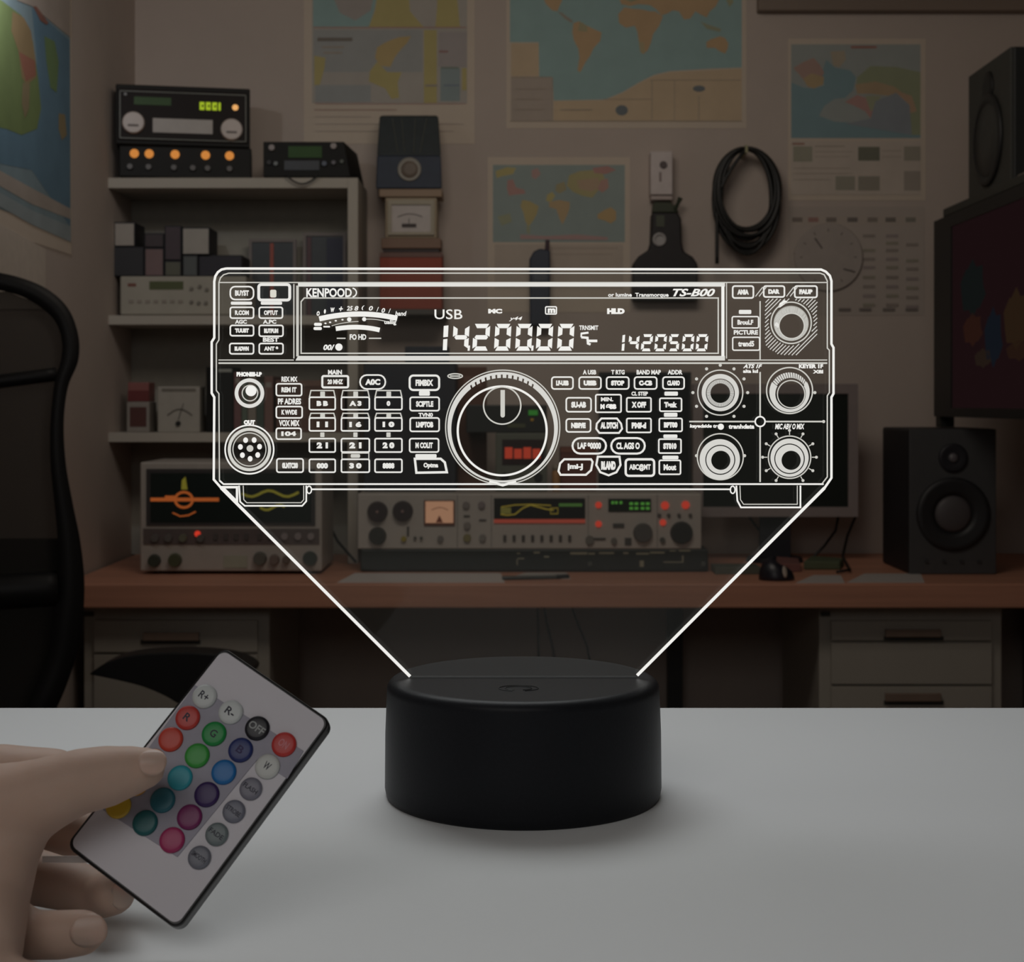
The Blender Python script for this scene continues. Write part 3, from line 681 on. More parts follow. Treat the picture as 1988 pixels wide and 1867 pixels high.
# framed pictures / screens on the upper shelf
for (a0,b0,a1), lb, red in (((483,464,575),'thin framed dark picture with a red line, standing on the upper shelf',True),((588,452,672),'thin framed dark picture standing at the right end of the upper shelf',False)):
    dd = 4.16
    f_ = thing('picture_frame', (X((a0+a1)/2,dd), dd+.01, S1), lb, 'picture frame', 'framed pictures on the upper shelf')
    mb = MB(); zt_ = Z(b0,dd)
    mb.box(X(a0,dd), X(a1,dd), dd, dd+.012, zt_-.008, zt_); mb.box(X(a0,dd), X(a0+6,dd), dd, dd+.012, S1, zt_-.008); mb.box(X(a1-6,dd), X(a1,dd), dd, dd+.012, S1, zt_-.008); mb.box(X(a0+6,dd), X(a1-6,dd), dd, dd+.012, S1, S1+.008)
    mb.build('frame', M((.24,.21,.20), .6), f_)
    MB().box(X(a0+6,dd), X(a1-6,dd), dd+.004, dd+.010, S1+.008, zt_-.008).build('picture', M((.055,.065,.075), .4), f_)
    if red: MB().box(X(524,dd), X(531,dd), dd+.001, dd+.004, S1+.01, Z(472,dd)).build('red_line', M((.42,.10,.07), .5), f_)
    else:
        MB().box(X(596,dd), X(604,dd), dd+.001, dd+.004, S1+.01, Z(460,dd)).build('stripe', M((.12,.06,.07), .5), f_)
        MB().box(X(634,dd), X(668,dd), dd+.001, dd+.004, S1+.01, Z(462,dd)).build('stripe', M((.035,.04,.075), .5), f_)
# lower shelf
d = 4.04
def item(name, px0, py0, px1, dep, m, label, cat, dd=d, zb=S2, grp=None, bev=.002):
    t_ = thing(name, (X((px0+px1)/2,dd), dd+dep/2, zb), label, cat, grp)
    MB().box(X(px0,dd), X(px1,dd), dd, dd+dep, zb, Z(py0,dd)).build('body', m, t_, bevel=bev)
    return t_
q = item('cardboard_box', 246, 780, 290, .08, M((.30,.27,.24),.7), 'small pale box with a dark window under the pink tin, on the lower shelf', 'box')
MB().pb(252,790,284,828,d-.001,d).build('window', M((.10,.035,.03),.5), q)
q = item('tin_box', 248, 742, 289, .07, M((.28,.10,.09),.5), 'pink and red tin standing on the small pale box, lower shelf', 'box', zb=Z(779.5,d))
MB().pb(248,758,289,779,d-.001,d).build('label_band', M((.16,.03,.03),.5), q)
q = item('panel_meter', 306, 750, 388, .07, M((.42,.39,.34),.5), 'white square panel meter standing on the lower shelf', 'meter')
MB().pb(314,754,380,760,d-.001,d).build('top_slot', M((.2,.18,.15),.5), q)
mb = MB(); mb.tube([P(325+i*6, 806-12*math.sin(PI*i/8), d-.002) for i in range(9)], .0012, 6); mb.tube([P(346,815,d-.002),P(356,783,d-.002)], .001, 6); mb.build('dial_scale', M((.1,.09,.08),.5), q)
MB().cyl((X(346,d),d,Z(822,d)),(0,-1,0),.007,.006,.006,16).build('knob', blk, q)
q = item('black_case', 400, 712, 452, .12, blkbox, 'tall black case behind the lamp panel, beside the panel meter', 'box')
MB().pb(424,716,450,722,d-.001,d).build('pale_edge', M((.35,.36,.32),.5), q)
for i, (a0, a1, b0, cc, lb) in enumerate(((454,468,722,(.20,.09,.09),'dull red book on the lower shelf'),(469,480,735,(.13,.17,.13),'grey green book on the lower shelf'),(481,497,728,(.28,.24,.20),'tan book on the lower shelf'),(498,512,742,(.07,.10,.08),'dark green book on the lower shelf'),(513,530,730,(.22,.12,.10),'rust brown book on the lower shelf'))):
    bk = item('book', a0, b0, a1, .14, M(cc,.7), lb+', standing right of the black case', 'book', grp='books standing on the lower shelf', bev=.0015)
    MB().pb(a0+3,b0+12,a1-3,b0+22,d-.0008,d).build('spine_label', M((.34,.30,.26),.7), bk)
q = item('storage_bin', 536, 738, 668, .14, M((.16,.09,.07),.8), 'dark rust storage bin at the right end of the lower shelf', 'box')
MB().pb(536,738,668,750,d-.003,d).build('rim', M((.22,.13,.10),.7), q)

# ------------------------------------------------------------ oscilloscope
d = 3.72
os_ = thing('oscilloscope', (X(448,d), d+.12, DZ), 'grey oscilloscope with an orange trace on its dark screen, left on the desk', 'oscilloscope')
osm = M((.42,.38,.34), .55, scale=30)
MB().box(X(272,d), X(625,d), d, d+.24, DZ+.008, Z(897,d)).build('case', osm, os_, bevel=.004)
MB().pb(284,910,612,1020,d-.003,d).build('bezel', M((.05,.045,.045),.5), os_)
scr = MB().pb(292,918,604,1014,d-.004,d-.003).build('screen', M((.014,.022,.020),.3), os_)
org = glow((.55,.13,.03), .45, 'orange trace'); yel = glow((.28,.24,.03), .4, 'yellow trace')
mb = MB(); mb.pb(292,966,425,973,d-.0045,d-.004,org); mb.pb(320,962,340,967,d-.0045,d-.004,org)
T2 = lambda x, y: P(x, y, d-.0042)
mb.tube([T2(357+17*math.cos(i*PI/8),970+15*math.sin(i*PI/8)) for i in range(16)], .003, 6, org, True)
mb.prism([(353,932),(360,925),(364,950),(352,950)], T2, (0,-.0006,0), yel)
mb.tube([T2(335,995),T2(350,1002),T2(366,1000),T2(380,993)], .0018, 6, org)
mb.tube([T2(470+i*10, 958+6*math.sin(i*.9)) for i in range(12)], .003, 6, yel); mb.tube([T2(505+i*8, 985+5*math.sin(i)) for i in range(7)], .003, 6, yel)
mb.build('trace', None, scr)
MB().pb(278,1026,620,1056,d-.003,d).build('button_strip', M((.12,.095,.09),.5), os_)
for x in (302,328,356,390): MB().cyl((X(x,d),d-.003,Z(1044,d)),(0,-1,0),.010,.009,.008,18).build('knob', M((.16,.16,.11) if x == 356 else (.13,.12,.11),.5), os_)
for x in (553,579,604): MB().cyl((X(x,d),d-.003,Z(1041,d)),(0,-1,0),.009,.008,.006,18).build('knob', M((.28,.24,.24),.5), os_)
for x in (414,434,454,474,500,520): MB().pb(x,1036,x+8,1048,d-.006,d-.003).build('key', M((.09,.08,.075),.5), os_)
MB().cyl((X(384,d),d-.003,Z(1036,d)),(0,-1,0),.0075,.006,.006,16).build('indicator', glow((.9,.06,.03),.6,'red lamp'), os_)
for x, y, r, c_ in ((300,1088,.016,(.04,.05,.035)),(340,1087,.017,(.07,.08,.04)),(505,1084,.017,(.12,.12,.10)),(533,1086,.013,(.18,.14,.12)),(556,1086,.010,(.15,.12,.1)),(602,1084,.018,(.04,.055,.045))):
    MB().cyl((X(x,d),d,Z(y,d)),(0,-1,0),r,r*.85,.015,24).build('knob', M(c_,.45), os_)
MB().pb(434,1078,480,1102,d-.002,d).build('label_plate', M((.36,.36,.28),.5), os_)
for x in (300,600): MB().cyl((X(x,d),d+.04,DZ),(0,0,1),.012,.012,.009,12).build('foot', blk, os_)

# ------------------------------------------------------------ long station radio and the black unit below it
d = 3.77
bu = thing('rack_unit', (X(1035,d), d+.13, DZ), 'long flat black rack unit on the desk under the wide grey transceiver', 'rack unit')
MB().box(X(700,d), X(1375,d), d, d+.27, DZ+.003, Z(1066,d)).build('case', M((.022,.026,.024),.45), bu, bevel=.003)
pr = MB()
pk = M((.33,.31,.22),.5)
for a0, b0, a1, b1 in ((1107,1072,1140,1076),(1142,1073,1155,1076),(1163,1072,1192,1075),(1210,1072,1220,1075),(1235,1073,1260,1076),(1262,1071,1290,1074),(1300,1068,1312,1070),(1318,1067,1340,1070),(1036,1071,1048,1074),(1056,1079,1066,1082),(1005,1083,1018,1085),(1003,1085,1005,1097),(1003,1073,1010,1075),(1288,1090,1326,1092),(1324,1078,1327,1092),(1242,1088,1250,1100)):
    pr.pb(a0,b0,a1,b1,d-.0008,d)
pr.build('front_print', pk, bu)
for x in (1145, 1365): MB().cyl((X(x,d),d,Z(1094,d)),(0,-1,0),.006,.005,.008,14).build('knob', M((.10,.11,.10),.5), bu)
for x in (720, 1350): MB().cyl((X(x,d),d+.05,DZ),(0,0,1),.012,.012,.004,12).build('foot', blk, bu)
RT = Z(958,d)
tr_ = thing('station_transceiver', (X(1028,d), d+.12, Z(1065.6,d)), 'wide grey station transceiver with meter, displays and red lamps, on the desk behind the lamp', 'radio')
gm = M((.46,.42,.38), .5, scale=30, var=.05)
MB().box(X(694,d), X(1362,d), d, d+.26, Z(1065.4,d), RT).build('case', gm, tr_, bevel=.003)
def kn(x, y, r, c_, nm='knob', h=.014): return MB().cyl((X(x,d),d,Z(y,d)),(0,-1,0),r,r*.88,h,28).build(nm, M(c_,.45), tr_)
for x, y in ((733,993),(782,992)):
    k_ = kn(x,y,.0255,(.045,.032,.034),'tuning_knob'); MB().cyl((X(x,d),d-.014,Z(y,d)),(0,-1,0),.004,.003,.003,12).build('cap', M((.30,.20,.19),.4), k_)
kn(733,1040,.022,(.05,.05,.045)); kn(1248,1034,.024,(.10,.095,.09),'tuning_knob'); kn(1323,1034,.028,(.03,.032,.03),'tuning_knob')
for x, y, r, c_ in ((784,1046,.007,(.35,.28,.05)),(855,1046,.008,(.2,.18,.17)),(905,980,.009,(.24,.21,.2)),(935,980,.009,(.24,.2,.2)),(907,1020,.009,(.25,.22,.2)),(907,1044,.010,(.25,.22,.1)),(937,1044,.009,(.25,.23,.21)),(1145,1048,.011,(.18,.17,.15)),(1192,1050,.008,(.17,.16,.14)),(1286,1048,.007,(.1,.1,.09)),(806,1044,.004,(.1,.1,.09)),(818,1044,.004,(.1,.1,.09))): kn(x,y,r,c_,'knob',.008)
for x in range(8): MB().pb(977+x*18,1039,983+x*18,1051,d-.004,d).build('key', M((.07,.06,.055),.5), tr_)
for a0,b0,a1,b1 in ((1190,1016,1212,1024),(1213,1044,1226,1058),(1151,1044,1176,1048),(900,1000,912,1003),(930,1008,944,1011),(790,1022,794,1040)): MB().pb(a0,b0,a1,b1,d-.003,d).build('key', M((.08,.075,.07),.5), tr_)
for x in (1280,1298,1318,1340): MB().cyl((X(x,d),d,Z(1000,d)),(0,-1,0),.005,.004,.006,12).build('knob', M((.1,.09,.08),.5), tr_)
mt = MB().pb(823,971,883,1020,d-.004,d).build('meter_frame', M((.16,.06,.04),.5), tr_)
MB().pb(826,973,880,1015,d-.0045,d-.004).build('meter_face', glow((.42,.22,.13),.62,'backlit meter'), mt)
mb = MB(); mb.tube([P(838+i*4, 990-5*math.sin(PI*i/8), d-.005) for i in range(9)], .0009, 6); mb.prism([(846,1014),(853,1000),(860,1014)], lambda x, y: P(x, y, d-.005), (0,.0004,0)); mb.build('meter_scale', M((.30,.09,.05),.5), mt)
sc_ = MB().pb(959,967,1136,1007,d-.003,d).build('spectrum_display', M((.015,.015,.013),.3), tr_)
mb = MB(); mb.pb(959,1008,1136,1015,d-.004,d-.001,glow((.45,.08,.05),.36)); mb.pb(1085,977,1130,983,d-.0035,d-.003,glow((.06,.13,.03),.5))
T3 = lambda x, y: P(x, y, d-.0035); ylw = glow((.30,.22,.03),.45)
mb.tube([T3(*p) for p in ((972,998),(985,1000),(1000,998),(1015,986),(1030,980),(1045,984),(1060,988),(1075,990))], .0016, 6, ylw)
mb.tube([T3(*p) for p in ((973,984),(1000,980),(1030,979),(1070,981))], .0014, 6, ylw)
mb.tube([T3(*p) for p in ((1069,986),(1083,986),(1083,997),(1069,997))], .0014, 6, ylw, True); mb.pb(972,985,992,997,d-.0035,d-.003,glow((.15,.13,.03),.45)); mb.build('spectrum_trace', None, sc_)
fd = MB().pb(1181,968,1264,993,d-.003,d).build('frequency_display', M((.012,.02,.012),.3), tr_)
mb = MB(); gg = glow((.12,.42,.06),.38)
for x in (1222,1232,1244,1254): mb.pb(x,975,x+7,980,d-.0036,d-.003,gg); mb.pb(x,984,x+7,989,d-.0036,d-.003,gg)
for x in (1187,1194,1203): mb.pb(x,973,x+5,978,d-.0036,d-.003,gg)
mb.build('digits', None, fd)
redl = glow((.75,.07,.04), .42, 'red lamp')
for x, y, r in ((1162,980,.008),(1162,1017,.008),(1291,981,.010),(1331,980,.010),(1287,1014,.008)): MB().cyl((X(x,d),d,Z(y,d)),(0,-1,0),r,r*.8,.005,16).build('indicator', redl, tr_)
for x in (694, 888, 954, 1142, 1276): MB().box(X(x,d)-.0006, X(x,d)+.0006, d-.0008, d, Z(1063,d), Z(960,d)).build('panel_seam', M((.12,.11,.1),.6), tr_)

# ------------------------------------------------------------ things on top of / behind the transceiver
d = 3.86
nb = thing('equipment_cabinet', (X(792,d), d+.09, RT), 'dark navy equipment cabinet on the transceiver, seen through the lamp panel left of the dial', 'cabinet')
MB().box(X(706,d), X(885,d), d, d+.17, RT+.0006, Z(704,d)).build('case', M((.028,.030,.040),.5), nb, bevel=.003)
MB().pb(716,716,875,790,d-.002,d).build('front_panel', M((.020,.022,.034),.4), nb); MB().pb(716,800,875,944,d-.002,d).build('door', M((.022,.022,.028),.4), nb)
q = item('junction_box', 786, 672, 870, .10, M((.022,.026,.040),.5), 'small navy box on top of the dark navy cabinet', 'box', dd=3.88, zb=Z(703.6,3.86))
MB().pb(792,678,864,690,3.879,3.88).build('lid_strip', M((.03,.035,.05),.5), q)
q = item('cardboard_box', 888, 712, 945, .024, M((.17,.085,.06),.8), 'rust brown carton standing on the transceiver beside the navy cabinet', 'box', dd=4.0, zb=RT+.0006)
MB().pb(900,730,935,750,3.999,4.0).build('label', M((.25,.13,.10),.7), q)
d = 3.86
ps = thing('power_supply', (X(1010,d), d+.06, RT), 'grey green bench supply with a red lit display, seen through the tuning dial', 'power supply')
MB().box(X(962,d), X(1062,d), d, d+.14, RT+.0006, Z(840,d)).build('case', M((.13,.14,.11),.55), ps, bevel=.003)
q = MB().pb(975,853,1057,902,d-.002,d).build('display', M((.03,.012,.012),.3), ps)
mb = MB()
for i in range(4): mb.pb(980+i*18,868+(i%2)*3,995+i*18,890,d-.003,d-.002,glow((.55,.06,.03),.45,'red digits'))
mb.build('digits', None, q)
for x in (980,1045): MB().cyl((X(x,d),d,Z(926,d)),(0,-1,0),.011,.009,.012,18).build('knob', blk, ps)
q = item('black_tuner', 905, 786, 1062, .13, M((.020,.022,.020),.45), 'black tuner with small green lamps lying on the bench supply', 'radio', dd=3.86, zb=Z(839.6,3.86))
MB().pb(1026,796,1044,806,3.856,3.86).build('green_lamp', glow((.04,.20,.03),.5), q); MB().pb(985,822,1020,830,3.858,3.86).build('label', M((.09,.1,.05),.5), q)
MB().pb(1030,812,1036,817,3.857,3.86).build('amber_lamp', glow((.18,.10,.02),.5), q)
pb_ = thing('pill_bottle', (X(1080,3.86), 3.88, RT), 'small amber bottle standing on the transceiver right of the bench supply', 'bottle')
MB().lathe((X(1080,3.86), 3.88, RT+.0006), (0,0,1), [(0,.010),(.002,.011),(.045,.011),(.052,.008)], n=20).build('bottle_body', M((.42,.22,.08),.4), pb_, smooth=True)
MB().lathe((X(1080,3.86), 3.88, RT+.0526), (0,0,1), [(0,.0095),(.014,.0095)], n=20).build('cap', M((.35,.30,.24),.5), pb_, smooth=True)
q = item('red_box', 1088, 868, 1158, .08, M((.17,.06,.045),.7), 'low dull red box on the transceiver beside the amber bottle', 'box', dd=3.9, zb=RT+.0006)
MB().pb(1088,868,1158,878,3.898,3.9).build('lid', M((.24,.09,.06),.7), q)
# dark monitor left of the white framed one
def monitor(px0, py0, px1, py1, dd, fr, fcol, label, scol, neck=None):
    m_ = thing('computer_monitor', (X((px0+px1)/2,dd), dd+.03, DZ), label, 'monitor')
    mb = MB(); 
    MB().box(X(px0,dd), X(px1,dd), dd+.008, dd+.035, Z(py1,dd), Z(py0,dd)).build('housing', M(fcol,.5), m_, bevel=.003)
    f = MB(); f.pb(px0,py0,px1,py0+fr,dd,dd+.008); f.pb(px0,py1-fr,px1,py1,dd,dd+.008); f.pb(px0,py0+fr,px0+fr,py1-fr,dd,dd+.008); f.pb(px1-fr,py0+fr,px1,py1-fr,dd,dd+.008)
    f.build('bezel', M(fcol,.5), m_)
    MB().pb(px0+fr,py0+fr,px1-fr,py1-fr,dd+.004,dd+.008).build('screen', M(scol,.25), m_)
    n0, n1 = neck
    MB().box(X(n0,dd), X(n1,dd), dd+.035, dd+.055, DZ+.012, Z((py0+py1)/2,dd)).build('stand_neck', M((.015,.015,.022),.5), m_)
    MB().cyl((X((n0+n1)/2,dd), dd+.05, DZ), (0,0,1), .075, .070, .012, 36).build('stand_base', M((.015,.015,.02),.5), m_)
    return m_
monitor(1346, 745, 1666, 1003, 3.98, 19, (.30,.25,.24), 'pale framed flat monitor standing behind the mouse, right of the transceiver', (.018,.024,.020), (1480,1540))
monitor(1163, 722, 1342, 958, 4.07, 6, (.02,.022,.024), 'black flat monitor standing behind the transceiver, left of the pale framed monitor', (.016,.020,.022), (1230,1270))

# ------------------------------------------------------------ papers, mouse, clutter on the desk
pap = M((.62,.57,.55), .8, scale=30, var=.04)
def sheet(px0, y0, px1, y1, label, m=pap, z=0, th=.0012):   # lies on the desk, rows y0 (far) .. y1 (near)
    h = E-DZ; d0 = h*F/(y1-HZ); d1 = h*F/(y0-HZ)
    o = MB().add([(X(px0,d0),d0,DZ+z),(X(px1,d0),d0,DZ+z),(X(px1-8,d1),d1,DZ+z),(X(px0+34,d1),d1,DZ+z)]+[(X(px0,d0),d0,DZ+z+th),(X(px1,d0),d0,DZ+z+th),(X(px1-8,d1),d1,DZ+z+th),(X(px0+34,d1),d1,DZ+z+th)],
        [(0,3,2,1),(4,5,6,7),(0,1,5,4),(1,2,6,5),(2,3,7,6),(3,0,4,7)]).build('paper_sheet', m)
    return tag(o, label, 'paper', 'papers on the desk')
sheet(655,1113,980,1131,'long white paper sheet at the desk edge, lower left of the transceiver')
sheet(985,1112,1108,1124,'short pale paper sheet at the desk edge, middle of the desk', M((.5,.47,.44),.8))
sheet(1545,1117,1640,1132,'pale paper sheet just right of the mouse',M((.5,.46,.44),.8))
sheet(1644,1114,1795,1131,'pale paper sheet in front of the floor-standing side of the loudspeaker',M((.5,.46,.44),.8))
h_ = E-DZ
def DP(px, py, z=0):    # point on the desk top seen at px, py
    d_ = h_*F/(py-HZ); return Vector((X(px,d_), d_, DZ+z))
pn = thing('pen', DP(1035,1127,0), 'dark pen lying at the desk edge beside the long white paper', 'pen')
MB().tube([DP(975,1126,.005),DP(1080,1124,.005)], .0048, 12).build('barrel', M((.05,.055,.05),.4), pn); MB().tube([DP(1080,1124,.005),DP(1104,1123,.005)], .0058, 12).build('cap', blk, pn)
# mouse
mc = DP(1512,1128); ms = thing('computer_mouse', mc, 'dark computer mouse with a pale side, near the desk edge under the monitor', 'mouse')
mb = MB(); vs = []; fs = []; A, B = 20, 9
for j in range(B+1):
    ph = PI/2*j/B
    for i in range(A):
        th = 2*PI*i/A; vs.append(mc+Vector((.042*math.cos(th)*math.cos(ph)**.7, .034*math.sin(th)*math.cos(ph)**.7+.03, .044*math.sin(ph)*(1-.25*math.cos(th)))))
for j in range(B):
    for i in range(A): fs.append((j*A+i, j*A+(i+1)%A, (j+1)*A+(i+1)%A, (j+1)*A+i))
fs.append(tuple(reversed(range(A)))); mb.add(vs, fs); mb.build('shell', M((.014,.014,.022),.35), ms, smooth=True)
MB().lathe(mc+Vector((.014,.004,.021)), (.55,-.75,.45), [(0,.012),(.002,.0118),(.0035,.007)], n=20, sx=.55, sy=1.25).build('side_button', M((.45,.38,.32),.5), ms, smooth=True)
gp = M((.09,.11,.06),.8)
o = MB().add([DP(1560,1106),DP(1632,1106),DP(1640,1098),DP(1570,1098),DP(1560,1106,.022),DP(1630,1106,.020),DP(1636,1098,.020),DP(1575,1098,.026)],[(0,3,2,1),(4,5,6,7),(0,1,5,4),(1,2,6,5),(2,3,7,6),(3,0,4,7)]).build('cloth_bundle', gp, bevel=.004)
tag(o, 'folded olive green cloth lying on the desk behind the mouse', 'cloth')
o = MB().add([DP(1490,1112),DP(1556,1110),DP(1552,1100),DP(1500,1101),DP(1498,1112,.024),DP(1554,1110,.020),DP(1550,1100,.022),DP(1502,1101,.028)],[(0,3,2,1),(4,5,6,7),(0,1,5,4),(1,2,6,5),(2,3,7,6),(3,0,4,7)]).build('packet', M((.22,.10,.09),.7), bevel=.003)
tag(o, 'small reddish packet on the desk between mouse and green cloth', 'packet')
o = MB().box(DP(1392,1118).x, DP(1392,1118).x+.11, 3.72, 3.80, DZ, DZ+.018).build('notepad', M((.10,.105,.08),.8), bevel=.002)
tag(o, 'grey green notepad on the desk right of the black rack unit', 'notepad')
for pts, lb in (([(1455,1004,4.14),(1475,1030,4.14),(1500,1055,4.15),(1508,1072,4.15)],'black cable slanting down below the left half of the pale monitor'),
            ([(1628,1000,4.1),(1622,1030,4.1),(1600,1060,4.08),(1578,1082,4.05)],'curved black cable below the right corner of the pale monitor'),
            ([(1662,1000,4.12),(1645,1040,4.12),(1636,1080,4.08),(1650,1106,3.75),(1625,1110,3.72)],'black cable running down to the papers left of the loudspeaker'),
            ([(630,1000,4.1),(655,1050,4.0),(690,1090,3.9)],'black cable between the oscilloscope and the transceiver')):
    o = MB().tube([P(*p) for p in pts], .0035, 8).build('cable', blk, smooth=True); tag(o, lb, 'cable', 'loose cables on the desk')
# loudspeaker on the desk
d = 3.72
def speaker(name, x0, x1, y0, y1, z0, z1, label, grp=None, wy=None, ty=None):
    s_ = thing(name, ((x0+x1)/2, (y0+y1)/2, z0), label, 'loudspeaker', grp)
    w = x1-x0; h = z1-z0; cx_ = (x0+x1)/2
    MB().box(x0, x1, y0+.006, y1, z0, z1).build('cabinet', M((.014,.014,.017),.6), s_, bevel=.006)
    MB().box(x0+.001, x1-.001, y0, y0+.008, z0+.001, z1-.001).build('baffle', M((.060,.060,.062),.55), s_, bevel=.002)
    zc = z0+h*.415; r = w*.42
    wf = MB().lathe((cx_, y0, zc), (0,-1,0), [(0,r),(.006,r),(.009,r*.94),(.010,r*.86),(.008,r*.80),(.009,r*.66),(.004,r*.52),(-.004,r*.5)], n=48).build('woofer', M((.018,.018,.020),.5), s_, smooth=True)
    MB().lathe((cx_, y0+.002, zc), (0,-1,0), [(0,r*.50),(.006,r*.5),(.010,r*.40),(.013,r*.2),(.0135,.001)], n=40).build('woofer_cone', M((.085,.075,.078),.5), wf, smooth=True)
    zt2 = z0+h*.80; rt = w*.165
    tw = MB().lathe((cx_, y0, zt2), (0,-1,0), [(0,rt),(.005,rt),(.007,rt*.85),(.003,rt*.5)], n=36).build('tweeter', M((.015,.015,.02),.5), s_, smooth=True)
    MB().lathe((cx_, y0-.003, zt2), (0,-1,0), [(0,rt*.35),(.004,rt*.25),(.005,.001)], n=20).build('tweeter_dome', M((.14,.13,.14),.4), tw, smooth=True)
    for k_ in (-.3, -.1, .1, .3): MB().cyl((cx_+k_*w, y0, z0+h*.09), (0,-1,0), .005, .0045, .004, 12).build('control', M((.04,.04,.042),.5), s_)
    return s_
sp = speaker('loudspeaker', X(1765,d), X(1935,d), d, d+.27, DZ, Z(832,d), 'dark grey loudspeaker with large round woofer standing on the desk at right')
# ------------------------------------------------------------ television on the right, shelf and upper speaker
TX = X(1813, 3.9); TT = Z(430,3.9); TBm = Z(808,3.9)
tv = thing('television', (TX+.03, 3.4, TBm), 'black framed television seen from the side at the right edge, on the right wall', 'television')
MB().box(TX+.008, TX+.045, 2.85, 3.9, TBm, TT).build('housing', M((.015,.015,.014),.5), tv, bevel=.003)
f = MB()
for y0, y1, z0, z1 in ((2.85,3.9,TT-.030,TT),(2.85,3.9,TBm,TBm+.022),(3.75,3.9,TBm+.022,TT-.03),(2.85,2.9,TBm+.022,TT-.03)): f.box(TX, TX+.008, y0, y1, z0, z1)
f.build('bezel', M((.010,.010,.010),.5), tv)
scr_ = MB(); c0 = glow((.0155,.0068,.0075),.6,'dark picture')
scr_.box(TX+.004, TX+.008, 2.9, 3.75, TBm+.022, TT-.03, c0); 
def blob(y, z, ry, rz, col):
    scr_.prism([(y+ry*math.cos(t*PI/8)*(1+.2*math.sin(t*2.3)), z+rz*math.sin(t*PI/8)*(1+.15*math.cos(t*3.1))) for t in range(16)], lambda a_, b_: (TX+.0035, a_, b_), (.0005,0,0), col)
def tvp(px, py): dd = TX*F/(px-W/2); return dd, Z(py, dd)
for px, py, ry, rz, cc in ((1885,640,.07,.035,(.06,.018,.010)),(1925,655,.06,.06,(.012,.018,.03)),(1905,695,.06,.02,(.045,.025,.015)),(1970,620,.08,.06,(.06,.03,.012)),(1975,680,.08,.02,(.05,.02,.01)),(1885,560,.09,.06,(.012,.016,.015))):
    y_, z_ = tvp(px, py); blob(y_, z_, ry, rz, glow(tuple(v*.36+.003 for v in cc), .7))
scr_.build('screen', None, tv)
MB().box(TX+.045, RW-.001, 3.3, 3.4, TBm+.15, TBm+.25).build('wall_bracket', blk, tv)
MB().box(TX+.005, TX+.04, 3.86, 3.9, Z(832,3.72)+.002, TBm).build('side_post', M((.012,.014,.010),.5), tv)
SHZ = TT+.006
wsf = MB().box(TX+.012, RW-.001, 2.7, 3.86, SHZ, SHZ+.02).build('wall_shelf', M((.05,.05,.042),.6), bevel=.002)
tag(wsf, 'dark shelf board above the television carrying the upper loudspeaker', 'shelf')
# upper speaker faces left
sx = TX+.03
us = thing('loudspeaker', (sx+.09, 3.57, SHZ+.02), 'dark loudspeaker seen from the side on the shelf above the television', 'loudspeaker')
y1_ = sx*F/(1880-W/2); y0_ = sx*F/(1962-W/2); zt_ = Z(148, y1_)
MB().box(sx+.006, sx+.16, y0_, y1_, SHZ+.0205, zt_).build('cabinet', M((.02,.021,.02),.6), us, bevel=.005)
MB().box(sx, sx+.008, y0_+.001, y1_-.001, SHZ+.0215, zt_-.001).build('baffle', M((.055,.055,.048),.6), us, bevel=.002)
yc = (y0_+y1_)/2; hh = zt_-SHZ-.02
wf = MB().lathe((sx, yc, SHZ+.02+hh*.40), (-1,0,0), [(0,.105),(.006,.105),(.008,.09),(.003,.085)], n=40, sy=1, sx=1).build('woofer', M((.02,.02,.02),.5), us, smooth=True)
MB().lathe((sx-.001, yc, SHZ+.02+hh*.40), (-1,0,0), [(0,.084),(.004,.082),(.005,.03)], n=40).build('woofer_cone', M((.05,.05,.045),.5), wf, smooth=True)
MB().lathe((sx, yc, SHZ+.02+hh*.80), (-1,0,0), [(0,.038),(.004,.036),(.005,.02)], n=30).build('tweeter', M((.014,.014,.014),.5), us, smooth=True)
am = thing('amplifier', (sx+.1, 3.2, SHZ+.02), 'black amplifier at the right picture edge beside the upper loudspeaker', 'amplifier')
MB().box(sx+.02, sx+.2, 3.05, 3.33, SHZ+.12, SHZ+.36).build('case', M((.018,.018,.018),.5), am, bevel=.003)
MB().box(sx+.0, sx+.22, 2.98, 3.345, SHZ+.0205, SHZ+.03).build('base_board', M((.22,.18,.16),.6), am)
for y in (3.07, 3.29): MB().box(sx+.03, sx+.05, y, y+.02, SHZ+.03, SHZ+.12).build('leg', M((.05,.045,.045),.6), am)
#@@WALLART
# ------------------------------------------------------------ maps and papers on the walls
pw = M((.68,.58,.48), .85, scale=15, var=.04, name='map paper')
def poster(name, rect, label, cat, shapes, T, off, paper=pw, grp=None, corners=None):
    """rect in view pixels, T maps (x, y, layer) to the wall; shapes: (colour, polygon)"""
    mb = MB(); x0, y0, x1, y1 = rect
    pts = corners or [(x0,y0),(x1,y0),(x1,y1),(x0,y1)]
    mb.prism(pts, lambda x, y: T(x, y, 1), off, paper)
    lay = {}
    for i, (c_, poly) in enumerate(shapes):
        L_ = 1+.35*(i//6+1)+.02*(i % 6)
        if len(poly) == 4 and not isinstance(poly[0], tuple): poly = [(poly[0],poly[1]),(poly[2],poly[1]),(poly[2],poly[3]),(poly[0],poly[3])]
        elif len(poly) == 3 and poly[0] == 'e': _, (ex, ey), (rx, ry) = poly; poly = [(ex+rx*math.cos(t*PI/10), ey+ry*math.sin(t*PI/10)) for t in range(20)]
        mb.add([T(x, y, L_) for x, y in poly], [tuple(range(len(poly)))], M(tuple(.85*v+.24*w for v, w in zip(c_, (.60,.53,.46))), .85, scale=15, var=.10))
    return tag(mb.build(name), label, cat, grp)
TB_ = lambda x, y, L_: P(x, y, WALL-.0012*L_)
OB = (0, .001, 0)
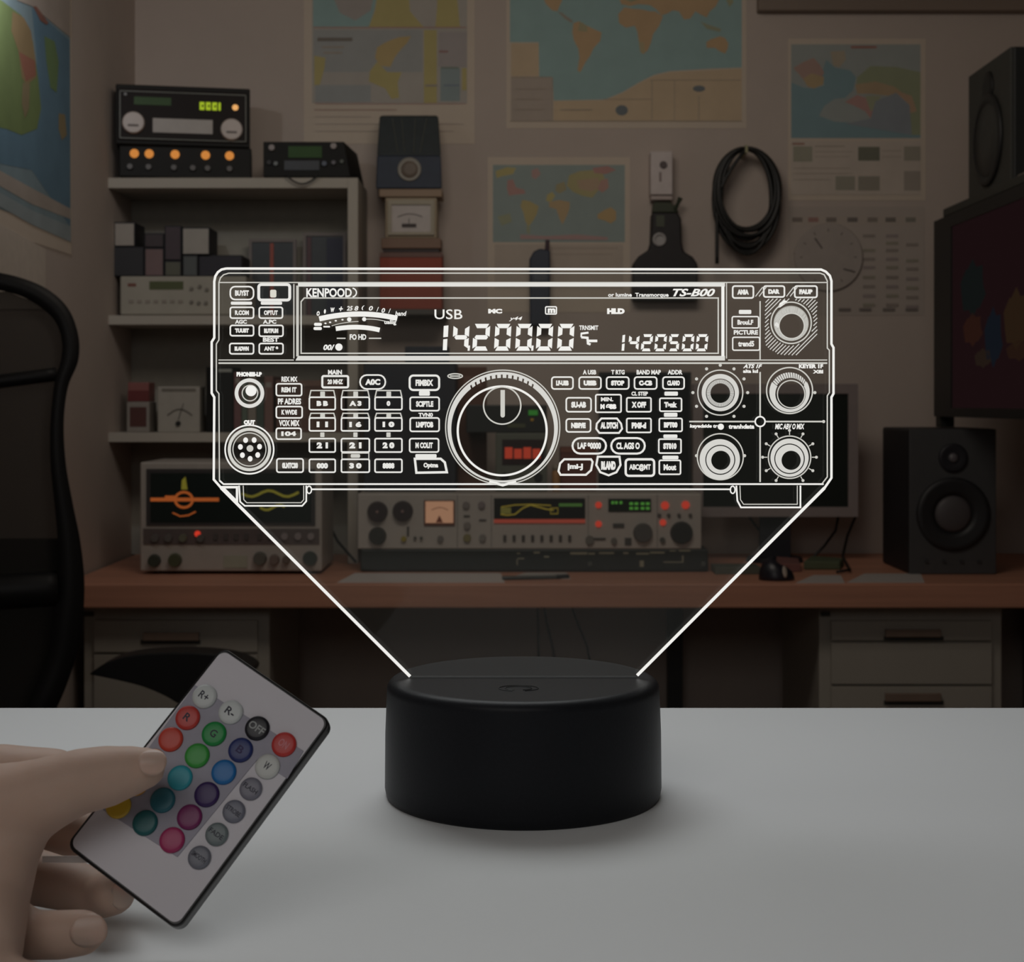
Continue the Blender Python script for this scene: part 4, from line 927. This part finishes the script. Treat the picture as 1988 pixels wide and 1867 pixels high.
sea = (.24,.44,.45); land = (.52,.33,.15); ltan = (.60,.45,.28); ln = (.34,.28,.22); ysh = (.48,.41,.12); gr = (.25,.30,.16)
LM = 'maps pinned on the walls'
NA = [(1040,-40),(1120,-45),(1112,-20),(1095,-8),(1088,8),(1082,22),(1072,20),(1060,8),(1052,-10)]
SA = [(1113,45),(1125,41),(1140,50),(1152,56),(1168,63),(1165,80),(1152,94),(1146,108),(1136,122),(1130,134),(1126,141),(1121,136),(1125,112),(1123,95),(1114,78),(1111,62)]
AF = [(1200,28),(1212,14),(1228,17),(1245,18),(1262,22),(1272,22),(1287,32),(1280,50),(1268,66),(1264,82),(1258,97),(1249,105),(1243,101),(1240,80),(1237,60),(1232,50),(1215,54),(1202,45)]
EU = [(1195,-40),(1400,-40),(1398,-5),(1390,12),(1378,22),(1372,34),(1360,28),(1350,22),(1340,36),(1328,38),(1318,22),(1306,20),(1296,26),(1284,30),(1274,18),(1262,10),(1240,8),(1222,12),(1206,8),(1200,-10)]
AU = [(1371,82),(1380,76),(1390,73),(1398,70),(1408,74),(1414,84),(1413,94),(1408,104),(1398,100),(1388,93),(1372,93)]
big = [(sea,[(990,-48),(1440,-48),(1440,131),(1380,133),(1300,138),(1270,145),(1240,160),(1210,178),(1175,193),(1075,195),(1073,150),(1047,150),(1046,82),(990,82)]),
       (ltan,[(1440,133),(1440,236),(1075,236),(1075,196),(1175,194),(1210,180),(1240,162),(1270,147),(1300,140)]),
       (ltan,(992,84,1046,148)),((.42,.35,.30),(992,152,1072,235)),(land,NA),(land,SA),(land,AF),(land,EU),(land,AU),
       (gr,[(1200,-40),(1260,-42),(1255,-8),(1225,4),(1205,-6)]),((.35,.32,.16),[(1125,41),(1140,50),(1140,62),(1122,60)]),((.42,.36,.18),[(1243,101),(1240,80),(1250,84),(1252,103)]),
       ((.30,.27,.22),[(1082,22),(1092,25),(1112,40),(1110,45),(1096,36)]),((.32,.34,.18),[(1410,0),(1420,-10),(1424,4),(1416,14)]),((.30,.33,.2),[(1360,42),(1382,50),(1400,56),(1398,62),(1372,56)]),
       ((.06,.11,.15),('e',(1207,214),(12,10))),((.06,.11,.15),('e',(1357,172),(12,6))),(ln,(992,149,1072,151)),(ln,(1072,151,1073.5,236)),(ln,(1265,156,1266.5,234)),(ln,(1309,156,1310,234)),(ln,(1356,186,1357.5,234)),(ln,(1262,155,1438,156)),(ln,(1173,192,1264,193)),(ln,(990,234,1440,235.5)),(ln,(1000,172,1060,173)),(ln,(1000,192,1052,193)),(ln,(1000,212,1055,213)),(ln,(1088,212,1150,214))]
poster('world_map', (983,-60,1449,249), 'large blue and orange world map, widest on the wall, top centre', 'map', big, TB_, OB, grp=LM)
yl = [((.42,.40,.37),(606,-60,907,200)),(sea,[(608,-20),(735,-20),(725,25),(716,52),(608,52)]),(ysh,[(735,-30),(792,-30),(796,22),(822,52),(716,52),(728,20)]),(ysh,[(850,-30),(885,-30),(893,52),(845,52),(848,20)]),((.36,.33,.32),[(640,-20),(728,-20),(720,20),(690,40),(660,25)]),((.32,.35,.36),(609,58,820,140)),
      ((.50,.36,.12),[(758,78),(775,72),(798,70),(790,84),(778,96),(766,112),(758,130),(738,128),(728,112),(732,92),(745,84)]),(ysh,[(732,120),(752,140),(780,140),(772,160),(775,190),(760,192),(748,172),(716,158),(718,138)]),(ysh,(823,58,848,200)),(ysh,[(610,108),(632,112),(630,132),(620,168),(610,166)]),((.20,.30,.33),(855,132,893,196)),((.36,.33,.34),(852,62,906,130)),(ysh,(897,132,906,175)),
      ((.30,.34,.36),(612,165,720,198)),((.12,.11,.10),(616,73,684,80)),(ln,(625,90,668,93)),(ln,(628,101,664,104)),((.42,.20,.16),(608,52,905,54)),((.42,.26,.24),(612,200,905,202)),((.40,.24,.20),(610,212,770,214)),((.30,.26,.22),(826,164,849,168)),((.28,.12,.12),(852,98,870,102)),((.12,.2,.16),(856,130,890,133)),((.12,.2,.3),(862,164,892,167)),((.40,.34,.32),(612,226,720,227)),((.40,.34,.32),(612,240,900,241)),((.40,.34,.32),(612,254,880,255))]
poster('regional_map', (590,-60,921,279), 'tall yellow and grey regional map behind the navy topped tower', 'map', yl, TB_, OB, grp=LM)
sm_ = [((.24,.34,.34),(957,320,1213,470)),(ysh,[(962,332),(985,324),(1002,326),(996,338),(975,342),(964,346)]),((.45,.22,.20),[(985,350),(996,348),(1002,364),(1018,368),(1020,376),(1000,378),(988,380),(984,366)]),((.45,.26,.24),[(1032,330),(1044,326),(1050,338),(1040,348),(1032,344)]),
       ((.44,.36,.12),[(1014,388),(1028,390),(1046,400),(1042,416),(1034,430),(1026,440),(1020,430),(1016,412),(1010,400)]),((.48,.33,.15),[(1066,392),(1086,388),(1106,392),(1106,404),(1100,420),(1092,436),(1086,424),(1080,406),(1066,402)]),(ysh,[(1062,378),(1072,372),(1078,380),(1070,392),(1060,390)]),
       ((.40,.36,.14),[(1105,340),(1125,332),(1150,330),(1170,336),(1175,350),(1166,364),(1150,384),(1130,380),(1112,372),(1100,360)]),((.45,.30,.18),[(1120,350),(1160,345),(1168,362),(1148,372),(1124,366)]),((.45,.20,.18),[(1150,326),(1180,322),(1196,330),(1176,338),(1154,336)]),((.46,.24,.20),[(1166,350),(1180,346),(1182,364),(1170,374),(1160,368)]),
       ((.34,.30,.14),[(1080,358),(1096,352),(1100,368),(1086,376),(1078,370)]),((.50,.33,.12),[(1160,416),(1172,408),(1186,402),(1196,410),(1196,426),(1186,434),(1174,428),(1160,424)]),((.30,.34,.2),[(966,420),(990,414),(994,430),(974,438)]),((.44,.26,.26),[(1010,455),(1060,458),(1120,455),(1180,460),(1180,466),(1010,464)]),((.3,.34,.2),[(1022,436),(1030,440),(1028,456),(1022,450)]),
       ((.5,.42,.35),(960,474,1210,560)),((.42,.34,.28),(1070,480,1200,484)),((.42,.34,.28),(1070,492,1190,495))]
poster('world_map', (947,305,1223,606), 'small pastel world map, lower centre of the wall, partly behind the lamp panel', 'map', sm_, TB_, OB, grp=LM)
asn = [((.30,.36,.36),(1536,86,1787,268)),((.13,.30,.36),[(1536,160),(1560,170),(1580,172),(1600,166),(1596,140),(1604,116),(1622,132),(1650,136),(1662,150),(1656,176),(1640,190),(1620,192),(1600,206),(1590,225),(1620,236),(1700,240),(1787,262),(1787,268),(1536,268)]),
       ((.40,.24,.20),[(1540,132),(1560,120),(1580,112),(1592,126),(1600,140),(1590,166),(1570,170),(1556,150)]),((.45,.32,.14),[(1560,152),(1576,142),(1600,150),(1598,164),(1580,172),(1566,166)]),((.24,.30,.16),[(1664,150),(1690,128),(1740,130),(1787,140),(1787,262),(1768,262),(1764,200),(1740,186),(1700,176),(1662,168)]),
       ((.42,.29,.15),[(1660,164),(1700,158),(1736,168),(1760,186),(1724,186),(1690,182),(1664,182)]),((.45,.22,.20),[(1640,198),(1664,184),(1700,196),(1712,206),(1700,224),(1690,230),(1680,216),(1660,206)]),((.46,.28,.16),[(1740,176),(1770,186),(1780,216),(1768,220),(1752,200)]),((.30,.34,.2),[(1680,186),(1710,186),(1702,208),(1690,216)]),
       ((.20,.26,.32),[(1700,196),(1740,180),(1766,204),(1770,262),(1640,240),(1690,230)]),((.40,.34,.24),[(1612,100),(1640,98),(1642,116),(1630,130),(1618,128)]),((.32,.10,.08),(1652,89,1702,94)),((.58,.50,.43),(1536,274,1787,378)),
       ((.30,.30,.22),(1540,284,1577,314)),((.08,.10,.06),(1666,285,1708,312)),((.28,.27,.21),(1622,342,1660,369)),((.25,.23,.18),(1666,342,1708,370)),((.30,.28,.22),(1755,284,1787,312)),((.32,.28,.24),(1755,332,1787,370)),((.32,.14,.10),(1538,277,1562,281)),(ln,(1582,283,1640,285)),(ln,(1582,294,1655,295)),(ln,(1582,304,1650,305)),(ln,(1540,326,1650,327)),(ln,(1540,336,1655,337)),(ln,(1540,348,1612,349)),(ln,(1712,292,1750,293)),(ln,(1712,304,1750,305))]
poster('asia_map', (1530,75,1797,389), 'map of green land and blue sea above small photo boxes, right of the cable coil', 'map', asn, TB_, OB, grp=LM)
cal = [((.45,.38,.33),(1536,420,1788,436))]
dk = [(.14,.11,.10),(.30,.12,.11),(.14,.11,.10),(.07,.06,.06),(.18,.15,.13),(.09,.08,.07),(.16,.16,.13)]
for i, x in enumerate((1546,1577,1612,1653,1692,1727,1766)): cal.append((dk[i],(x-8,422,x+12,431)))
for r_, y in enumerate((458,472,486,503,519,538,556,574,592)):
    for c_, x in enumerate((1687,1732,1771)):
        if (r_, c_) in ((1,0),(2,2),(0,2)): continue
        cal.append((((.24,.20,.18),(.27,.22,.22),(.26,.24,.18))[(r_+c_) % 3],(x-12,y-3+(c_ == 2)*3,x+12,y+3+(c_ == 2)*3)))
for x in (1640,1680,1726,1770): cal.append(((.10,.08,.08),(x-12,598,x+12,604)))
for y in (490,548,600): cal.append(((.16,.13,.12),(1541,y,1552,y+4)))
poster('wall_calendar', (1530,401,1795,612), 'pale wall calendar with rows of small coloured entries below the Asia map', 'calendar', cal, TB_, OB, paper=M((.52,.45,.40),.85,scale=15,var=.04))
cl = thing('wall_clock', P(1608,499,4.2), 'round pale clock with faint hands, hung over the calendar', 'clock')
MB().lathe(P(1608,499,WALL-.003), (0,-1,0), [(0,.094),(.005,.094),(.007,.091),(.006,.089)], n=56).build('rim', M((.46,.40,.36),.5), cl, smooth=True)
MB().lathe(P(1608,499,WALL-.0065), (0,-1,0), [(0,.089),(.002,.089)], n=56).build('clock_face', M((.57,.50,.45),.7), cl)
mb = MB()
for i in range(12):
    t = i*PI/6; mb.tube([P(1608,499,WALL-.009)+Vector((r*math.sin(t),0,r*math.cos(t))) for r in (.070,.078)], .0014, 5)
mb.build('hour_marks', M((.22,.18,.16),.7), cl)
MB().tube([P(1582,462,WALL-.010),P(1596,482,WALL-.010)], .0018, 6).build('hand', M((.10,.08,.08),.6), cl); MB().tube([P(1638,522,WALL-.010),P(1660,528,WALL-.010)], .0018, 6).build('hand', M((.10,.08,.08),.6), cl)
# left wall map (on the side wall, seen obliquely)
def TL(px, py, L_):
    dd = -(LW+.0012*L_)*F/(W/2-px); return Vector((LW+.0012*L_, dd, Z(py, dd)))
def TLd(dd, z, L_): return Vector((LW+.0012*L_, dd, z))
yR = -LW*F/(W/2-138); zbL = Z(495, yR); y0L = 2.3; ztL = zbL+1.0
def lw(pts): return pts
mpL = MB(); mpL.prism([(y0L,zbL),(yR,zbL),(yR,ztL),(y0L,ztL)], lambda a_, b_: TLd(a_, b_, 1), (-.001,0,0), pw)
def lp(col, pts, L_): mpL.add([TLd(a_, b_, L_) for a_, b_ in [(-LW*F/(W/2-x), Z(y, -LW*F/(W/2-x))) for x, y in pts]], [tuple(range(len(pts)))], M(col, .85, scale=12, var=.18))
sb = (.14,.25,.34)
lp((.25,.34,.38), [(-200,-300),(134,-60),(136,458),(-200,330)], 1.4)
lp(sb, [(60,15),(134,78),(135,440),(60,330),(0,318),(-60,290),(-60,200),(30,230),(62,180),(70,120)], 1.6)
lp((.20,.27,.10), [(-100,80),(-60,-10),(0,0),(40,30),(62,80),(72,150),(78,210),(70,250),(40,262),(10,250),(-40,240),(-100,200)], 1.8)
lp((.34,.24,.12), [(22,22),(44,34),(58,60),(66,110),(68,150),(50,165),(40,150),(34,100),(20,60)], 2.0)
lp((.36,.15,.10), [(34,100),(66,118),(68,146),(48,158),(42,134)], 2.15)
lp((.18,.28,.12), [(84,70),(104,80),(112,120),(108,180),(96,170),(88,120)], 2.0)
lp((.30,.24,.13), [(42,160),(56,162),(54,210),(46,230),(40,200)], 2.15)
lp((.33,.26,.14), [(112,220),(124,222),(128,262),(118,272),(112,250)], 2.0)
lp((.45,.38,.33), [(30,-40),(134,-70),(134,72),(60,12),(30,0)], 2.2)
lp((.28,.12,.09), [(62,12),(68,12),(92,44),(88,48),(76,40)], 2.4)
lp((.46,.40,.35), [(-60,300),(0,332),(60,365),(135,405),(135,425),(60,396),(0,362),(-60,330)], 1.7)
lp((.34,.40,.42), [(-60,350),(0,375),(60,408),(136,440),(136,470),(60,436),(0,402),(-60,375)], 1.9)
tag(mpL.build('world_map'), 'large green and blue physical map on the left wall, seen obliquely', 'map', LM)
ps_ = MB().add([TL(0-60,400,1),TL(88,484,1),TL(88,600,1),TL(-60,600,1)],[(0,1,2,3)]); so = ps_.build('paper_sheet', M((.66,.58,.50),.85)); 
sd = so.modifiers.new('thick','SOLIDIFY'); sd.thickness = .001
tag(so, 'blank pale sheet hanging on the left wall under the oblique map, above the chair', 'paper')

# ------------------------------------------------------------ tower of things hanging right of the bookcase
bk_ = WALL-.005
d = 4.10
shf = MB().pb(728,600,866,610,d-.01,WALL-.001).build('wall_shelf', M((.10,.09,.08),.6)); tag(shf, 'small dark bracket shelf carrying the red box and the navy tower', 'shelf')
q = item('storage_box', 737, 490, 858, .11, M((.34,.065,.035),.6), 'bright red box at the foot of the wooden meter tower', 'box', dd=d, zb=Z(599.8,d-.01))
MB().pb(737,524,858,529,d-.001,d).build('groove', M((.14,.03,.02),.6), q); MB().pb(737,490,858,499,d-.002,d).build('lid', M((.20,.11,.09),.6), q)
mt_ = thing('meter_cabinet', (X(797,d), d+.05, Z(489.8,d)), 'beige wooden cabinet with a white needle meter, between red box and navy case', 'meter')
wdm = M((.40,.32,.22), .6, scale=9, wood=True)
MB().pb(744,482,852,489.6,d+.005,d+.10).build('base_slab', M((.05,.035,.035),.6), mt_)
MB().pb(740,462,856,482,d,d+.10).build('lower_board', M((.26,.16,.11),.6,wood=True,scale=9), mt_, bevel=.002)
MB().pb(748,382,848,462,d+.004,d+.10).build('body', wdm, mt_, bevel=.002)
MB().pb(736,366,858,382,d-.004,d+.10).build('top_board', M((.36,.25,.17),.6,wood=True,scale=9), mt_, bevel=.002)
f = MB(); 
for r4 in ((753,388,843,397),(753,450,843,456),(753,397,760,450),(836,397,843,450)): f.pb(*r4,d-.004,d+.004)
f.build('meter_frame', M((.40,.35,.26),.5), mt_)
mf = MB().pb(760,397,836,450,d+.001,d+.004).build('meter_face', M((.52,.46,.43),.4), mt_)
mb = MB(); mb.tube([P(772+i*6, 421-6*math.sin(PI*i/8), d) for i in range(9)], .0009, 6); mb.pb(780,434,808,441,d-.001,d+.001); mb.tube([P(794,434,d),P(794,424,d)], .001, 6); mb.build('meter_scale', M((.06,.045,.045),.6), mf)
nv = thing('equipment_case', (X(794,d), d+.05, Z(365.8,d)), 'navy blue tapered case with a round emblem and folded top, crowning the wooden meter tower', 'case')
navy = M((.030,.042,.070), .6, scale=40, var=.2)
MB().add([P(730,365.8,d-.01),P(858,365.8,d-.01),P(856,302,d-.008),P(732,302,d-.008),P(730,365.8,d+.1),P(858,365.8,d+.1),P(856,302,d+.1),P(732,302,d+.1)],[(0,1,2,3),(5,4,7,6),(1,5,6,2),(4,0,3,7),(3,2,6,7),(4,5,1,0)]).build('case_body', navy, nv, bevel=.003)
MB().add([P(732,302,d-.008),P(856,302,d-.008),P(851,226,d+.03),P(737,226,d+.03),P(732,302,d+.1),P(856,302,d+.1),P(848,224,d+.1),P(740,224,d+.1)],[(0,1,2,3),(5,4,7,6),(1,5,6,2),(4,0,3,7),(3,2,6,7),(4,5,1,0)]).build('folded_top', M((.035,.045,.050),.6,scale=40,var=.3), nv, bevel=.003)
em_ = MB(); em_.lathe(P(795,329,d-.0095), (0,-1,0), [(0,.0315),(.004,.0315),(.005,.027),(.003,.026)], n=32); em_ = em_.build('emblem_ring', M((.30,.28,.24),.4), nv, smooth=True)
MB().lathe(P(795,329,d-.0105), (0,-1,0), [(0,.0255),(.003,.022),(.004,.012)], n=24).build('emblem', M((.16,.12,.09),.5), em_, smooth=True)
mb = MB()
for x, xt in ((772,762),(785,780),(803,806),(816,828)): mb.tube([P(x,296,d-.008),P((x+xt)/2,262,d+.008),P(xt,230,d+.027)], .0012, 6)
mb.build('piping', M((.12,.13,.11),.6), nv)
# ------------------------------------------------------------ hanging things on the wall
d = 4.19
hr = thing('handheld_radio', P(1049,632,d), 'dark blue handheld radio hung on the wall over the small world map', 'radio')
MB().prism([(1029,632),(1068,632),(1068,486),(1048,482),(1036,488),(1028,502)], lambda x, y: P(x, y, d), (0,.059,0)).build('body', M((.022,.032,.060),.5), hr, bevel=.004)
MB().tube([P(1062,488,d+.02),P(1063,466,d+.02)], .006, 12).build('antenna', M((.06,.03,.045),.5), hr)
MB().pb(1036,520,1062,545,d-.002,d).build('display', M((.03,.04,.06),.3), hr)
sw = thing('wall_box', P(1285,388,4.2), 'white wall box with a dark round knob, above the black bottle shaped bag', 'control box')
MB().pb(1263,293,1306,378,4.19,WALL-.001).build('housing', M((.66,.58,.56),.5), sw, bevel=.003)
MB().pb(1264,378,1306,388,4.20,WALL-.001).build('lower_lip', M((.55,.46,.43),.5), sw, bevel=.003)
MB().cyl(P(1288,320,4.19), (0,-1,0), .0105, .009, .008, 20).build('knob', M((.10,.07,.07),.5), sw); MB().pb(1280,334,1284,352,4.188,4.19).build('slot', M((.25,.18,.17),.5), sw)
bg = thing('shoulder_bag', P(1290,590,d), 'black bottle shaped bag with a silver ring, hanging under the white wall box', 'bag')
mb = MB()
def el(cxp, cyp, rx, ry, dd, th): 
    mb.lathe(P(cxp, cyp, dd), (0,-1,0), [(-th,.002)]+[(-th*math.cos(t*PI/8), math.sin(t*PI/8)*rx*dd/F) for t in range(1,8)]+[(th,.002)], n=28, sy=ry/rx)
MB().prism([(1228,582),(1355,582),(1355,512),(1345,498),(1328,488),(1324,470),(1323,425),(1316,412),(1266,412),(1264,470),(1260,484),(1240,497),(1229,512)], lambda x, y: P(x, y, d), (0,.059,0)).build('bag_body', M((.020,.017,.018),.6,scale=60,var=.3), bg, bevel=.006, seg=3)
MB().prism([(1266,412),(1318,412),(1312,400),(1300,392),(1270,392),(1268,400)], lambda x, y: P(x, y, d+.008), (0,.03,0)).build('neck', M((.045,.055,.030),.6), bg, bevel=.002)
MB().lathe(P(1280,465,d), (0,-1,0), [(0,.0185),(.005,.0185),(.006,.0165),(.006,.0115),(.001,.0115)], n=32).build('ring', M((.42,.40,.39),.4), bg, smooth=True)
MB().tube([P(1310,408,d+.01),P(1316,395,d+.005),P(1321,384,d+.005)], [.006,.005,.007], 10).build('strap_end', M((.03,.04,.02),.6), bg)
MB().pb(1274,418,1290,440,d-.002,d).build('patch', M((.08,.09,.06),.6), bg)
# cable coil
hk = MB(); hk.pb(1447,281,1452,296,4.15,WALL-.001); hk = hk.build('wall_hook', M((.40,.38,.22),.5)); tag(hk, 'small yellowish hook holding the coil of black cable', 'hook')
mb = MB(); pts = []
N_ = 15
for k_ in range(N_):
    rx = 48+20*random.random(); ry = (84 if k_ % 3 else 76)+20*random.random(); ox = random.uniform(-4, 4)
    for i in range(40):
        t = 2*PI*i/40; sx_ = math.sin(t); 
        x = 1449+ox*math.sin(t/2)+rx*sx_; y = 287+ry*(1-math.cos(t))+ (2 if math.cos(t) < 0 else 0)
        pts.append(P(x+ (y-287)*.015, y+(k_%3)*1.6, 4.158+.006*(k_ % 6)+.002*math.sin(t)))
for i in range(14): pts.append(P(1449-58*math.sin(min(1,i/6)*PI/2)+ (i>6)*1, 287+min(i,6)*20+max(0,i-6)*15, 4.16))
mb.tube(pts, .0052, 8)
tag(mb.build('cable_coil', M((.014,.014,.013),.45), smooth=True), 'large coil of black cable hanging on the wall with its end dangling', 'cable')

# ------------------------------------------------------------ office chair at the left
d = 2.62
ch = thing('office_chair', (X(-90,d), d+.25, 0), 'black mesh office chair at the left edge, armrest reaching right', 'office chair')
fb = M((.010,.010,.011), .55); 
meshm = M((.050,.046,.040), .8, scale=600, var=.5)
_b = meshm.node_tree.nodes['Principled BSDF']; _b.inputs['Alpha'].default_value = .62
def smooth_pts(p, n=6):
    q = []
    for i in range(len(p)-1):
        p0 = p[max(0,i-1)]; p1 = p[i]; p2 = p[i+1]; p3 = p[min(len(p)-1,i+2)]
        for j in range(n):
            t = j/n; q.append(tuple(.5*((2*p1[a_])+(-p0[a_]+p2[a_])*t+(2*p0[a_]-5*p1[a_]+4*p2[a_]-p3[a_])*t*t+(-p0[a_]+3*p1[a_]-3*p2[a_]+p3[a_])*t**3) for a_ in range(len(p1))))
    q.append(p[-1]); return q
R_ = [(-110,522),(-40,524),(30,536),(90,560),(132,598),(152,650),(152,700),(132,752),(124,820),(128,900),(142,980),(156,1050),(164,1130),(160,1210),(146,1280),(112,1370),(60,1450),(-110,1480)]
I_ = [(-110,562),(-40,560),(20,568),(70,590),(106,622),(120,662),(118,700),(106,742),(98,820),(98,900),(106,980),(112,1050),(112,1130),(104,1210),(92,1280),(62,1350),(20,1420),(-110,1440)]
Rm = [(-220-x, y) for x, y in reversed(R_[1:-1])]; Im = [(-220-x, y) for x, y in reversed(I_[1:-1])]
def cd_(x, y): return d+.05*((x+110)/260)**2-.03*math.sin((y-520)/960*PI)    # the back is curved
o_ = smooth_pts(R_+Rm+[R_[0]]); i_ = smooth_pts(I_+Im+[I_[0]]); n = len(o_)
vs = []; 
for (x, y), (x2, y2) in zip(o_, i_):
    vs += [P(x, y, cd_(x, y)), P(x2, y2, cd_(x2, y2)), P(x2, y2, cd_(x2, y2)+.035), P(x, y, cd_(x, y)+.035)]
fs = [(4*i+a_, 4*i+(a_+1) % 4, 4*(i+1)+(a_+1) % 4, 4*(i+1)+a_) for i in range(n-1) for a_ in range(4)]
MB().add(vs, fs).build('back_frame', fb, ch, smooth=True)
# mesh panel inside the frame
vs = []; fs = []; rows = 40; cols = 12; half = [p for p in smooth_pts(I_) ]
import bisect
for j in range(rows+1):
    y = 566+(1436-566)*j/rows
    xr = -100
    for (xa, ya), (xb, yb) in zip(half, half[1:]):
        if min(ya, yb) <= y <= max(ya, yb) and abs(yb-ya) > 1e-6: xr = max(xr, xa+(xb-xa)*(y-ya)/(yb-ya))
    for i in range(cols+1):
        x = (-220-xr)-4+((xr+4)-(-220-xr-4))*i/cols; vs.append(P(x, y, cd_(x, y)+.012))
for j in range(rows):
    for i in range(cols): q = j*(cols+1)+i; fs.append((q, q+1, q+cols+2, q+cols+1))
o = MB().add(vs, fs).build('mesh_back', meshm, ch, smooth=True); sd = o.modifiers.new('thick','SOLIDIFY'); sd.thickness = .003
vs = []; fs = []; r2_ = 16
for j in range(r2_+1):
    y = 1046+(1436-1046)*j/r2_; xr = -100
    for (xa, ya), (xb, yb) in zip(half, half[1:]):
        if min(ya, yb) <= y <= max(ya, yb) and abs(yb-ya) > 1e-6: xr = max(xr, xa+(xb-xa)*(y-ya)/(yb-ya))
    for i in range(cols+1):
        x = (-220-xr)-4+((xr+4)-(-220-xr-4))*i/cols; vs.append(P(x, y, cd_(x, y)+.020))
for j in range(r2_):
    for i in range(cols): q = j*(cols+1)+i; fs.append((q, q+1, q+cols+2, q+cols+1))
o = MB().add(vs, fs).build('lower_back_pad', M((.010,.010,.011), .8, spec=.2), ch, smooth=True); sd = o.modifiers.new('thick','SOLIDIFY'); sd.thickness = .01
cb = MB(); pts = [P(x, 726+ (1-(abs(x+110)/220))*28, cd_(x,740)+.012) for x in range(-330, 112, 20)]; cb.tube(pts, .012, 10); cb.build('headrest_bar', fb, ch, smooth=True)
lb = MB(); pts = [P(x, 1140+ (1-(abs(x+110)/220))*14, cd_(x,1140)+.015) for x in range(-330, 112, 20)]; lb.tube(pts, .030, 12); lb.build('lumbar_support', fb, ch, smooth=True)
# armrest pad that shows right of the chair
da = 2.80
ap = [(172,1309),(205,1287),(250,1273),(310,1267),(380,1267),(440,1273),(478,1286),(492,1302),(470,1322),(440,1350),(400,1372),(352,1368),(322,1352),(280,1334),(230,1321)]
MB().prism(smooth_pts(ap+[ap[0]],4)[:-1], lambda x, y: P(x, y, da), (0,.07,0)).build('armrest', fb, ch, bevel=.008, seg=3)
MB().prism([(352,1340),(430,1340),(420,1520),(370,1520)], lambda x, y: P(x, y, da+.02), (0,.03,0)).build('armrest_post', fb, ch, bevel=.004)
sz = .46
MB().box(-.93, -.50, 2.68, 3.10, sz, sz+.07).build('seat', M((.02,.02,.02),.8), ch, bevel=.02, seg=3)
MB().tube([P(-30,1470,2.66), (-.80,2.72,.50), (-.76,2.88,.44)], .02, 10).build('back_arm', fb, ch, smooth=True)
MB().tube([P(395,1515,2.835), (-.55,2.86,.45), (-.66,2.88,.445)], .015, 10).build('armrest_bracket', fb, ch, smooth=True)
MB().cyl((-.72,2.88,.10), (0,0,1), .03, .022, .36, 20).build('gas_lift', M((.05,.05,.05),.4,metal=.6), ch)
for i in range(5):
    t = 2*PI*i/5+.3; e_ = Vector((-.72+.25*math.cos(t), 2.88+.25*math.sin(t), .07))
    MB().tube([(-.72,2.88,.11), e_], [.024,.014], 10).build('base_leg', fb, ch, smooth=True)
    MB().cyl(e_+Vector((-.012,0,-.042)), (1,0,0), .027, .027, .024, 18).build('caster', fb, ch)
